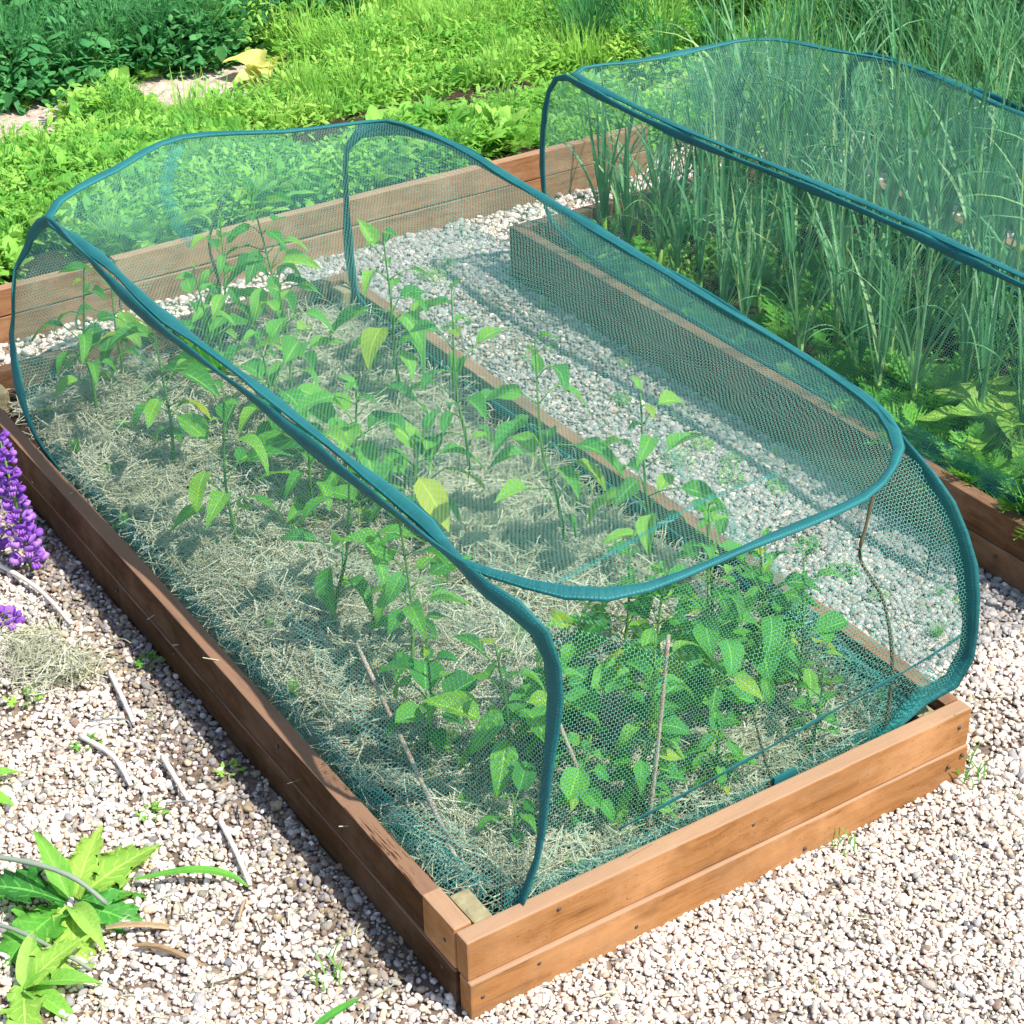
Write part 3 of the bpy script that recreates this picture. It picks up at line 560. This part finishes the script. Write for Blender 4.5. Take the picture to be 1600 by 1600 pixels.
specs = [
 ('tall pepper plant in the far left corner of the front bed', (.218,1.912,.1), (.015,-.009,.34), 15, .085),
 ('slim pepper plant second from the far end along the left edge', (.262,1.602,.1), (-.01,0,.37), 14, .085),
 ('pepper plant left of centre with a long bare straight lower stem', (.233,1.22,.1), (.0,0,.34), 13, .095),
 ('pepper plant just left of the bushy dark-topped one, below the long net ridge', (.237,.87,.1), (.054,-.034,.36), 13, .105),
 ('bushy dark-topped pepper plant in the middle of the left half', (.295,.66,.1), (-.008,.005,.34), 20, .085),
 ('pepper plant with a thick dark bunch of leaves in front of the far end board', (.70,1.97,.1), (-.03,.02,.40), 30, .08),
 ('upright pepper plant at the far inside corner, two leaves raised like ears', (.823,1.601,.1), (-.02,.013,.38), 19, .105),
 ('pepper plant in the middle of the right row, thin stem and drooping leaves', (.745,1.185,.1), (-.021,.013,.42), 15, .09),
 ('tall pepper plant beside the gravel gap, standing alone on bright mulch', (.764,.854,.1), (-.051,.033,.44), 16, .10),
 ('pepper plant leaning over the right inside board towards the gravel gap', (.864,.701,.1), (-.031,.02,.37), 15, .095),
 ('small pepper plant close to the front corner of the bed', (.256,.313,.1), (0,0,.28), 15, .085),
 ('broad-leaved pepper plant in the centre of the bed, widest pale leaves', (.455,1.535,.1), (0,0,.27), 15, .13),
 ('low pepper plant in the centre with large glossy hanging leaves', (.534,1.283,.1), (.009,-.006,.24), 14, .13),
 ('short pepper plant between the two rows with yellowish lower leaves', (.591,1.08,.1), (-.013,.008,.2), 12, .12),
 ('pepper plant at the far left, between the corner plant and the end board', (.33,2.02,.1), (.0,-.01,.30), 12, .085),
 ('pepper plant in the far middle, in front of the end board', (.46,1.86,.1), (.0,-.01,.30), 13, .085),
 ('small pepper plant behind the widest pale leaves', (.60,1.72,.1), (.0,.0,.26), 13, .085),
 ('pepper plant left of the low one with large hanging leaves', (.40,1.22,.1), (.0,.0,.24), 10, .10),
 ('dark-leaved plant climbing a dark twig at the far end', (.56,2.0,.1), (.03,-.02,.36), 24, .07),
]
for k, (lb, b, tp, n, sz) in enumerate(specs): pepper(lb, b, (tp[0], tp[1], tp[2]*1.04), int(n*1.12), sz*.88, 100+k)
specs2 = [
 ('leafy bush of rounded leaves at the front, just right of the near hoop', (.40,.13,.1), (.02,-.01,.36), 24, .072),
 ('tall leafy plant behind the near end panel whose top touches the front hoop', (.60,.17,.1), (-.03,.02,.50), 30, .085),
 ('leafy plant towards the right end of the near panel beside the thin cane', (.711,.22,.1), (-.005,.003,.36), 24, .085),
 ('leafy plant with dark drooping leaves right behind the near hoop', (.449,.36,.1), (.008,-.005,.27), 20, .075),
 ('low clump of round leaves between the near hoop and the front bush', (.32,.17,.1), (.013,-.008,.18), 15, .065),
 ('leafy plant in the middle of the dense patch, level with the second cane', (.52,.24,.1), (.01,.0,.38), 24, .08),
 ('short leafy plant touching the front board near the fastening tab', (.55,.10,.1), (.0,.0,.13), 16, .06),
 ('small two-leaved sprout lit bright green near the front corner', (.20,.20,.1), (.01,.0,.09), 5, .07),
 ('round-leaved sprout against the front board below the leafy bush', (.42,.075,.1), (.0,.0,.10), 8, .075),
 ('sparse sprout near the right end of the front board', (.76,.12,.1), (.01,.0,.15), 9, .06),
 ('leafy plant in the near left corner between the long cane and the hoop', (.20,.45,.1), (.01,.0,.24), 12, .085),
 ('tall leafy plant centred behind the front hoop, its top above the hoop band', (.66,.30,.1), (.0,.01,.42), 16, .09),
 ('leafy plant filling the gap between the two rows behind the front hoop', (.62,.46,.1), (.0,.0,.26), 15, .09),
 ('short leafy plant at the left of the dense patch, close to the near hoop', (.36,.30,.1), (.0,.0,.22), 18, .08),
 ('tall thin-stemmed plant at the right of the dense patch', (.80,.20,.1), (.0,.02,.30), 14, .08),
 ('young plant with upright leaves by the right inside board', (.82,.33,.1), (.0,.01,.26), 12, .08),
]
for k, (lb, b, tp, n, sz) in enumerate(specs2): pepper(lb, b, tp, int(n*1.7), sz*.68, 300+k, BL[1:]+PL[:3], .12, name='bush_plant', cat='plant')
# canes and twigs
def stick(label, pts, r, mat, name='garden_cane', cat='cane'):
    mb = MB(); mb.tube(catmull(pts, False, 5), r if callable(r) else (lambda q: r*(1-.25*q)*(1+.12*math.sin(q*29))), 7); return tag(mb.obj(name, mat), label, cat)
stick('grey wooden cane leaning left from the near corner of the front bed', [(.085,.115,.1),(.108,.24,.137),(.132,.38,.178),(.17,.62,.25)], .0048, M['grey_stick'])
stick('short pale cane tilted left behind the near hoop', [(.335,.135,.1),(.31,.15,.2),(.276,.173,.33)], .0042, M['grey_stick'])
stick('upright knobbly cane in the dense patch behind the front board', [(.395,.095,.1),(.405,.09,.25),(.415,.082,.48)], .0042, M['grey_stick'])
stick('tall bent green twig at the right end standing before the gravel gap', [(.857,.056,.1),(.865,.06,.25),(.845,.075,.38),(.80,.09,.47),(.815,.10,.52),(.835,.11,.57)], .0036, M['twig'], 'bent_twig', 'twig')
stick('thin dark cane tilted left near the right end of the front board', [(.623,.05,.1),(.60,.06,.18),(.577,.07,.28)], .0026, M['twig'])
stick('dark crooked twig standing before the far end board', [(.60,2.08,.1),(.61,2.07,.25),(.60,2.08,.36),(.63,2.06,.46)], .0042, M['twig'], 'bent_twig', 'twig')
stick('thin black twig lying bent on the mulch right of the near hoop', [(.37,.42,.15),(.40,.36,.145),(.45,.33,.13),(.50,.335,.125)], .0017, M['twig'], 'bent_twig', 'twig')
stick('long dry stem lying across the mulch in the near left', [(.13,.55,.14),(.22,.50,.17),(.33,.46,.17),(.40,.42,.15)], .002, M['straw'], 'dry_stalk', 'stalk')

# ------------------------------------------------------------------ leeks (bed 2)
def blade_mesh(seed, bend):
    rg = random.Random(seed); mb = MB(); pts = []; x = 0; 
    for i in range(11):
        t = i/10; pts.append((0, bend*t**2.2*.55+.02*math.sin(t*4+seed), t-bend*.42*t**3.2))
    mb.blade(pts, lambda t: .0128*(1-t**2.5)*(.75+.5*t*(1-t))+.0008, Vector((1, rg.uniform(-.2,.2), 0)), .55); return mb.mesh('leaf', M['leek'])
LB = [blade_mesh(k, b) for k, b in enumerate((.04,.10,.18,.28,.42,.75,.12,.95))]
def leek(base, h, n, seed, label):
    rg = random.Random(seed); t = thing('leek_plant', label, 'leek', base, 'leeks growing under the rear net'); t.rotation_euler = (0, 0, rg.uniform(0, 6.28))
    lean = Vector((rg.gauss(0,.05), rg.gauss(0,.05), 1)).normalized(); sh = h*rg.uniform(.18,.30)
    mb = MB(); mb.tube([(0,0,-.02), lean*sh*.5, lean*sh], lambda q: .0085*(1-.25*q)*(h/.45)**.5, 8); mb.obj('stem', M['leek_stem'], t)
    for k in range(n):
        az = (k % 2)*math.pi+rg.gauss(0,.45); z = sh*rg.uniform(.55,1); sc = h*rg.uniform(.7,1.05)*(1-.0*k)
        mx = Matrix.Translation(lean*z) @ Matrix.Rotation(az, 4, 'Z') @ Matrix.Rotation(-rg.uniform(.02,.32), 4, 'X') @ Matrix.Diagonal(((.30+.25*sc)*rg.uniform(.7,1.15), sc, sc, 1))
        add_leaf(t, rg.choice(LB), mx)
k = 0
for j in range(17):
    for i in range(7):
        x = 1.64+i*.118+random.uniform(-.03,.03); y = .42+j*.104+random.uniform(-.03,.03)
        if x < 1.72 and y < .78: continue
        if x < 1.62 and random.random() < .3: continue
        hh = .38+.10*(x-1.6)+random.uniform(-.06,.09)
        if x > 2.02: hh += .15*random.random()+.05
        leek((x, y, .1), hh, random.randint(9,12), 500+k, 'grey-green leek in the dense stand under the rear net'); k += 1
for q, (x, y, h) in enumerate([(2.28,1.97,.66),(2.12,1.88,.62),(2.36,1.82,.7),(2.40,1.6,.66),(2.36,1.38,.64),(2.42,2.05,.6),(2.42,1.2,.62)]):
    leek((x, y, .1), h*.92, 7, 900+q, ['tall leek in the far right corner of the rear bed','tall leek whose blades pass the far hoop of the rear net','tallest leek near the back right of the rear bed','tall leek by the right board of the rear bed, third from the back','tall leek in the right row, halfway along the rear bed','tall leek farthest back on the right, against the end board','tall leek nearest the picture edge in the right row'][q])
# carrots: feathery
def feather_mesh(seed, n=9, ln=.16, mat='carrot'):
    rg = random.Random(seed); mb = MB()
    for _ in range(n):
        a = rg.uniform(0,6.28); el = rg.uniform(.5,1.25); d = Vector((math.cos(a)*math.cos(el), math.sin(a)*math.cos(el), math.sin(el))); l_ = ln*rg.uniform(.6,1.1)
        sd = Vector((-math.sin(a), math.cos(a), 0)); pts = [d*l_*t+Vector((0,0,-.35*l_*t*t)) for t in (0,.35,.7,1)]
        mb.blade(pts, lambda t: .0012, sd, .2)
        for q in range(7):
            t = .3+.1*q; p = d*l_*t+Vector((0,0,-.35*l_*t*t))
            for sg in (-1, 1):
                dd = (sd*sg+d*.6+Vector((0,0,rg.uniform(-.3,.3)))).normalized(); ll = l_*.26*(1.15-t)*rg.uniform(.8,1.5)
                for w_ in (0, .5, -.5):
                    d3 = (dd+d*w_+Vector((0,0,rg.uniform(-.3,.3)))).normalized(); mb.blade([p, p+d3*ll*.6, p+d3*ll], lambda t: .0026*(1-t)+.0006, d, .1)
    return mb.mesh('leaf', M[mat])
FM = [feather_mesh(k) for k in range(5)]
cn = 0
for k in range(70):
    x = random.uniform(1.58, 2.1); y = random.uniform(.35, 2.0)
    if k < 34: x = random.uniform(1.57, 1.80); y = random.uniform(.33, 1.05)
    if abs(x-1.80) < .14 and abs(y-.70) < .12: continue
    o = bpy.data.objects.new('carrot_plant', random.choice(FM)); link(o); o.location = (x, y, .1); o.rotation_euler = (0,0,random.uniform(0,6.28)); s_ = random.uniform(.7,1.25); o.scale = (s_,)*3
    tag(o, 'feathery carrot top growing low among the leeks', 'carrot plant', 'carrot tops in the rear bed')
LO = [leaf_mesh('leaf', M['lettuce'], .42, .5, .2, 'lobed', nl=14, wav=.1, seed=k) for k in (21,22)]+[leaf_mesh('leaf', M['lettuce'], .38, .35, .15, 'ovate', nl=9, wav=.08, seed=23)]
hr = thing('broad_leaved_plant', 'bright yellow-green plant with broad wavy leaves at the right edge of the rear bed', 'plant', (1.79,.67,.125))
for az, pi_, sz in [(2.6,.6,.22),(3.3,.5,.21),(2.0,.8,.20),(4.0,.5,.19),(1.2,.7,.20),(5.0,.5,.19),(.2,.8,.18),(3.7,1.0,.2),(2.9,1.0,.19),(4.5,.2,.18)]:
    add_leaf(hr, random.choice(LO), leaf_matrix(Vector((math.cos(az)*.01, math.sin(az)*.01, 0)), az, pi_, random.uniform(-.3,.3), sz))

# ------------------------------------------------------------------ weeds and background
def clump(seed, n, rad, h, lmin, lmax, W, mat, up=.5, kind='ovate'):
    rg = random.Random(seed); mb = MB()
    for _ in range(n):
        a = rg.uniform(0,6.28); r = rad*math.sqrt(rg.random()); z = h*rg.random()**.7*(1-.45*(r/rad)**2); p = Vector((math.cos(a)*r, math.sin(a)*r, z))
        az = a+rg.gauss(0,1.); el = rg.gauss(up,.5); d = Vector((math.cos(az)*math.cos(el), math.sin(az)*math.cos(el), math.sin(el))); l_ = rg.uniform(lmin,lmax)
        sd = Vector((-math.sin(az), math.cos(az), rg.gauss(0,.35))).normalized(); pts = [p, p+d*l_*.4, p+d*l_*.75+Vector((0,0,-.06*l_)), p+d*l_+Vector((0,0,-.2*l_))]
        mb.blade(pts, lambda t: W*l_*.5*math.sin(math.pi*min(1,t*.86+.1)), sd, .25)
    return mb.mesh('weed', M[mat])
def tuft(seed, n, h, wd, mat, spread=.35):
    rg = random.Random(seed); mb = MB()
    for _ in range(n):
        a = rg.uniform(0,6.28); sp_ = rg.random()*spread; l_ = h*rg.uniform(.5,1.1); d = Vector((math.cos(a), math.sin(a), 0)); b = Vector((rg.gauss(0,.015), rg.gauss(0,.015), 0)); bd = rg.uniform(.1,.7)
        pts = [b+d*(sp_*l_*t+bd*l_*.5*t**2.5)+Vector((0,0,l_*(t-bd*.35*t**3))) for t in (0,.3,.55,.8,1)]
        mb.blade(pts, lambda t: wd*(1-t**2)+.0004, Vector((-d.y, d.x, rg.uniform(-.3,.3))), .3)
    return mb.mesh('tuft', M[mat])
VP = [clump(1,120,.10,.12,.02,.045,.5,'weed',.25), clump(2,150,.11,.15,.014,.034,.45,'weed',.25), clump(3,170,.10,.16,.014,.034,.34,'weed_yellow',.4), feather_mesh(40,16,.16,'weed_yellow'),   # 0-3
      tuft(5,70,.17,.0022,'grass'), tuft(6,60,.26,.003,'grass'), clump(7,26,.10,.08,.07,.12,.45,'weed',.7),                                   # 4-6
      clump(8,130,.13,.22,.03,.055,.5,'weed_dark'), clump(9,150,.13,.25,.02,.04,.5,'weed_dark'), tuft(10,80,.3,.003,'weed_dark'),                # 7-9
      feather_mesh(41,16,.18,'weed'), tuft(11,60,.42,.0035,'leek'), clump(12,90,.12,.2,.035,.065,.5,'weed_dark',.3), tuft(13,90,.20,.002,'weed_yellow')]                              # 10-13
def spread(n, x0, x1, y0, y1, z, kinds, smin, smax, keep=None):
    x = rng.uniform(x0,x1,n); y = rng.uniform(y0,y1,n)
    if keep is not None:
        k = keep(x, y); x = x[k]; y = y[k]
    n = len(x); s_ = rng.uniform(smin,smax,n)
    return np.stack([x,y,np.full(n,z)],1), np.stack([rng.normal(0,.12,n), rng.normal(0,.12,n), rng.uniform(0,6.28,n)],1), np.repeat(s_[:,None],3,1), rng.choice(kinds,n)
nz = lambda x, y: np.sin(x*3.1+y*1.7)+np.sin(y*4.3-x*2.2)+.7*np.sin(x*7.7+1)
path = lambda x, y: ~((((y > 3.62) & (y < 4.24) & (x > 1.10) & (x < 1.80)) | ((y > 3.66) & (y < 4.3) & (x > .3) & (x < .98))) | ((y > 2.85) & (y < 3.2) & (x > 2.4) & (x < 3.05)))
Gs = [spread(1500, -.9, 1.95, 2.72, 3.35, .105, [0,1,4,6,10], .5, .95, lambda x, y: (nz(x,y) > -2.2+x*1.3)),
      spread(2300, -.6, 4.2, 3.3, 3.98, .0, [0,1,2,2,3,3,4,6,10,13,2,3], .8, 1.3, path),
      spread(1800, 1.4, 5.2, 3.6, 4.9, .0, [1,2,2,3,3,13,4,10], .9, 1.4, lambda x, y: path(x,y) & (y < 4.95-.0*x) & (x > 1.7)),
      spread(1500, -.4, 3.0, 4.26, 5.0, .0, [7,8,4,9,12,10], .7, 1.2, lambda x, y: (x < 2.05+(5-y)*.3)),
      spread(1900, .3, 4.6, 4.8, 6.8, .0, [7,8,8,12,9,12], 1.1, 1.9),
      spread(1100, 2.6, 5.5, 2.5, 3.9, .0, [0,1,4,5,10,2,9], .8, 1.4, path),
      spread(420, 3.2, 5.2, 2.3, 3.9, .0, [5,11,11,13], .9, 1.5),
      spread(260, 1.95, 2.9, 2.68, 3.1, .05, [0,4,1,10], .6, .9, path),
      spread(1500, -4, 9, 5.5, 12, .0, [7,8,9,12,0], 1.6, 2.8), spread(500, 4.2, 8, 0, 5, 0, [0,4,5,9], 1.2, 2.2), spread(400, -5, -.8, 2.8, 6, 0, [0,1,4,7], 1.1, 1.8),
      spread(260, X4+.1, 3.7, .5, 2.2, .1, [0,4,11,11,5], .6, 1.1)]
P, RT, S_, I_ = [np.concatenate([g[k] for g in Gs]) for k in range(4)]
scatter('weeds', VP, P, RT, S_, I_, 'lush mass of mixed green weeds and grass filling the ground behind the beds', 'weeds')
# a few small sprouts in soil/gravel
Gs = [spread(120, .08, .94, .08, 2.1, .105, [4,10], .12, .3), spread(150, 1.56, 2.45, .3, 2.12, .1, [1,0,4,10,10], .3, .7), spread(26, 1.03, 1.46, .3, 2.5, .0, [0,1,4], .15, .3)]
P, RT, S_, I_ = [np.concatenate([g[k] for g in Gs]) for k in range(4)]
scatter('seedling_weeds', VP, P, RT, S_, I_, 'tiny scattered weed seedlings between the plants and in the gravel gap', 'weeds')

# leafy greens along the far bed
RL = [leaf_mesh('leaf', M['weed'], .42, .5, .2, 'ovate', seed=31, wav=.06), leaf_mesh('leaf', M['weed'], .5, .35, .15, 'lobed', nl=12, seed=32, wav=.06)]
for k, (x, y, s_, lb) in enumerate([(1.62,2.72,.15,'leafy green rosette by the end of the far bed'),(1.40,2.74,.17,'largest leafy rosette hanging over the far board'),(1.20,2.78,.13,'leafy rosette left of the largest one in the far bed'),
     (1.02,2.72,.12,'leafy rosette seen between the two hanging straps'),(1.5,3.0,.15,'leafy rosette in the second row of the far bed'),(1.2,3.05,.14,'small pale rosette farther back in the far bed'),(.82,2.75,.14,'leafy rosette just behind the left strap'),(1.78,2.78,.12,'rosette under the corner of the rear net at the far bed')]):
    rg = random.Random(700+k); t = thing('leafy_green', lb, 'plant', (x, y, .1), 'leafy greens in the far bed')
    for q in range(9):
        az = q*.7+rg.uniform(-.2,.2); add_leaf(t, rg.choice(RL), leaf_matrix(Vector((0,0,0)), az, rg.uniform(.2,1.), rg.uniform(-.4,.4), s_*rg.uniform(.6,1.1)))
t = thing('yellow_plant', 'pale yellow leafy plant beside the bare soil path in the background', 'plant', (1.69,3.98,0.03))
YL = leaf_mesh('leaf', M['yellow'], .6, .5, .2, 'ovate', seed=40, wav=.08)
for q in range(12): add_leaf(t, YL, leaf_matrix(Vector((random.gauss(0,.03), random.gauss(0,.03), .02)), q*.55, random.uniform(.1,.9), random.uniform(-.4,.4), random.uniform(.09,.15)))

# ------------------------------------------------------------------ lupins at the left edge
def lupin(base, tip, n, label, seed, r=.026):
    rg = random.Random(seed); t = thing('lupin_spike', label, 'flower', base, 'purple lupins at the left edge'); tip = Vector(tip); mb = MB(); mb.tube([(0,0,-.01), tip*.5, tip], lambda q: .004*(1-.5*q), 7); mb.obj('stem', M['stem'], t)
    fm = MB()
    def petal(c, rx, ry, rz, tilt):
        vs = []; N = 6
        for a in range(5):
            ph = -math.pi/2+math.pi*a/4
            for b in range(N):
                th = 2*math.pi*b/N; v = Vector((rx*math.cos(ph)*math.cos(th), ry*math.cos(ph)*math.sin(th), rz*math.sin(ph))); v.rotate(Euler((tilt,0,0))); vs.append(v+Vector(c))
        fm.add(vs, [(a*N+b, a*N+(b+1) % N, (a+1)*N+(b+1) % N, (a+1)*N+b) for a in range(4) for b in range(N)], [(.8, .3)]*len(vs))
    petal((0,.75,-.05),.15,.50,.22,.45); petal((0,.55,.42),.50,.07,.46,-.7); petal((.20,.78,.02),.09,.42,.26,.35); petal((-.20,.78,.02),.09,.42,.26,.35); petal((0,.15,.05),.10,.30,.10,.2)
    me = fm.mesh('floret', M['purple'])
    for k in range(n):
        q = .08+.90*(k+rg.uniform(-.6,.6))/n; q = max(.05, q); az = k*2.4+rg.uniform(-.4,.4); p = tip*q; sz = .0185*(1.1-.5*q)*rg.uniform(.85,1.15)
        add_leaf(t, me, leaf_matrix(p+Vector((math.cos(az), math.sin(az), 0))*r*.42*(1-.5*q), az, rg.uniform(-.1,.5), rg.uniform(-.3,.3), sz*1.35), 'floret')
lupin((-.092,1.53,.0), (-.018,.012,.335), 66, 'tall purple lupin spike standing against the left side of the bed', 1)
lupin((-.143,1.61,.0), (-.01,.01,.32), 60, 'purple lupin spike cut by the left edge of the picture', 2)
lupin((-.21,1.37,.0), (.012,.0,.04), 8, 'short low purple lupin bloom below the tall spikes', 3)
# green plants at the lower left
DL = [leaf_mesh('leaf', M['bean'], .62, .35, .12, 'lobed', nl=18, nw=7, wav=.05, seed=51, teeth=.5), leaf_mesh('leaf', M['lettuce'], .5, .25, .15, 'lobed', nl=18, nw=7, wav=.05, seed=52, teeth=.5), leaf_mesh('leaf', M['bean'], .3, .4, .3, 'ovate', nl=9, seed=53, wav=.06)]
DL[2].materials[0] = M['weed']
t = thing('weed_plant', 'bright green toothed-leaf weed growing from the gravel in the lower left', 'plant', (-.40,.555,.0))
for az, pi_, ro, sz, k in [(.25,.28,.1,.17,1),(-.15,.12,-.1,.15,0),(.75,.7,0,.13,1),(1.6,.9,0,.14,2),(2.5,.6,.2,.16,0),(3.6,.3,0,.16,0),(-1.0,.25,.2,.13,0),(-1.9,.15,0,.17,1),(4.7,.5,0,.14,2),(.5,.1,0,.10,2)]:
    add_leaf(t, DL[k], leaf_matrix(Vector((math.cos(az)*.01, math.sin(az)*.01, .01)), az, pi_, ro, sz))
t = thing('weed_plant', 'dark pointed leaves reaching in from the left edge above the toothed weed', 'plant', (-.46,.93,.0))
for az, pi_, sz in [(-.5,.7,.13),(-.9,.35,.13),(-.2,.5,.12),(-1.3,.5,.13),(1.2,.6,.12),(3,.5,.13)]: add_leaf(t, DL[2], leaf_matrix(Vector((0,0,.01)), az, pi_, 0, sz))
t = thing('weed_plant', 'long-leaved weed cut off by the bottom left corner', 'plant', (-.53,.42,.0))
for az, pi_, sz, k in [(-.6,.5,.13,2),(-1.2,.3,.13,2),(.1,.6,.12,1),(-1.9,.3,.14,1),(1.0,.7,.11,2)]: add_leaf(t, DL[k], leaf_matrix(Vector((0,0,.01)), az, pi_, 0, sz))
def blade_thing(label, pts, wd, mat, name='grass_blade', cat='leaf', grp=None):
    mb = MB(); p = catmull(pts, False, 5); d = Vector(pts[-1])-Vector(pts[0]); mb.blade(p, lambda t: wd*math.sin(math.pi*min(1, t*.9+.08))+.0005, Vector((-d.y, d.x, .2)), .35); return tag(mb.obj(name, mat), label, cat, grp)
stick('long grey-green stalk lying over the toothed weed', [(-.60,.76,.06),(-.48,.64,.085),(-.40,.55,.075),(-.36,.50,.03)], .0052, M['greystalk'], 'fallen_stalk', 'stalk')
stick('second grey stalk at the left edge under the leaves', [(-.60,.62,.02),(-.52,.54,.04),(-.46,.44,.03),(-.43,.40,.01)], .0042, M['greystalk'], 'fallen_stalk', 'stalk')
blade_thing('long dark green blade pointing right from the toothed weed', [(-.30,.53,.03),(-.22,.49,.04),(-.17,.455,.03),(-.15,.43,.012)], .0055, M['bean'])
blade_thing('single green blade at the bottom edge of the gravel', [(-.215,.10,.012),(-.17,.105,.02),(-.12,.115,.014)], .006, M['bean'])
stick('curved thin brown twig on the gravel near the bottom', [(-.30,.27,.012),(-.24,.26,.014),(-.19,.30,.016),(-.175,.35,.014)], .0016, M['twig'], 'bent_twig', 'twig')
for k, (pts, lb) in enumerate([([(-.155,1.60,.02),(-.115,1.44,.022),(-.105,1.29,.018)], 'long white streak, built as a stalk, just below the lupins'), ([(-.105,1.10,.018),(-.120,1.0,.02),(-.131,.93,.018)], 'white streak, built as a stalk, beside the upper grey peg'),
     ([(-.225,.95,.016),(-.20,.86,.018),(-.205,.77,.016)], 'faint pale streak, built as a stalk, left of the grey pegs'), ([(-.128,.81,.018),(-.136,.73,.02),(-.142,.66,.018)], 'white streak, built as a stalk, ending at the lower grey peg'), ([(-.118,.60,.016),(-.130,.52,.018),(-.146,.43,.014)], 'white streak, built as a stalk, at the tip of the dark blade')]):
    stick(lb, pts, .0052, M['pale_streak'], 'dry_stalk', 'stalk')  # white streaks of unclear origin, built as stalk tubes
for k, (pts, lb) in enumerate([([(-.20,.972,.022),(-.165,.955,.024),(-.140,.936,.022),(-.137,.925,.004)], 'small bent grey wire peg, the upper of two on the gravel'), ([(-.178,.685,.022),(-.155,.672,.024),(-.135,.658,.022),(-.133,.65,.004)], 'small bent grey wire peg, the lower of two on the gravel')]):
    stick(lb, pts, .0017, M['metal'], 'wire_peg', 'peg')
DR = leaf_mesh('leaf', M['dryleaf'], .085, .3, .8, 'ovate', seed=61, wav=.08)
for k, (x, y, az, sz, lb) in enumerate([(-.38,.46,-.5,.16,'long curled tan dead leaf below the toothed weed'),(-.36,.40,-.75,.15,'second tan dead leaf lying nearer the bottom edge'),(-.20,.36,.9,.08,'small dead leaf right of the long tan ones'),(-.085,.58,1.2,.06,'brown dead leaf in the shade beside the bed'),(-.07,.66,2.4,.05,'crumpled rusty leaf near the left board')]):
    o = bpy.data.objects.new('dead_leaf', DR); link(o); o.matrix_world = leaf_matrix(Vector((x,y,.02)), az, .05, random.uniform(-.3,.3), sz); tag(o, lb, 'dead leaf')
TF = tuft(70, 16, .05, .0012, 'grass', .6); TF2 = clump(71, 16, .018, .02, .012, .022, .5, 'weed')
for k, (x, y, s_, me, lb) in enumerate([(-.140,.19,1.1,TF,'small green grass tuft beside the near end of the left board'),(.705,-.022,.9,TF,'small grass tuft against the lit front board'),(1.0,-.012,1.1,TF,'grass tuft at the right front corner of the bed'),(-.225,.93,1,TF2,'small yellow-green weed near the upper peg'),(-.205,.69,1,TF2,'small yellow-green weed near the lower peg'),(-.045,.72,1,TF2,'tiny weed in the shadow of the left board'),(.955,.06,1.2,TF,'dry grass tuft sticking out at the bare right corner of the bed'),(-.27,1.12,1.3,TF2,'small green weed beside the loose straw'),(-.03,1.1,1.1,TF2,'tiny weed growing at the foot of the left board')]):
    o = bpy.data.objects.new('small_weed', me); link(o); o.location = (x, y, .004 if k != 6 else .1); o.scale = (s_,)*3; tag(o, lb, 'weed')
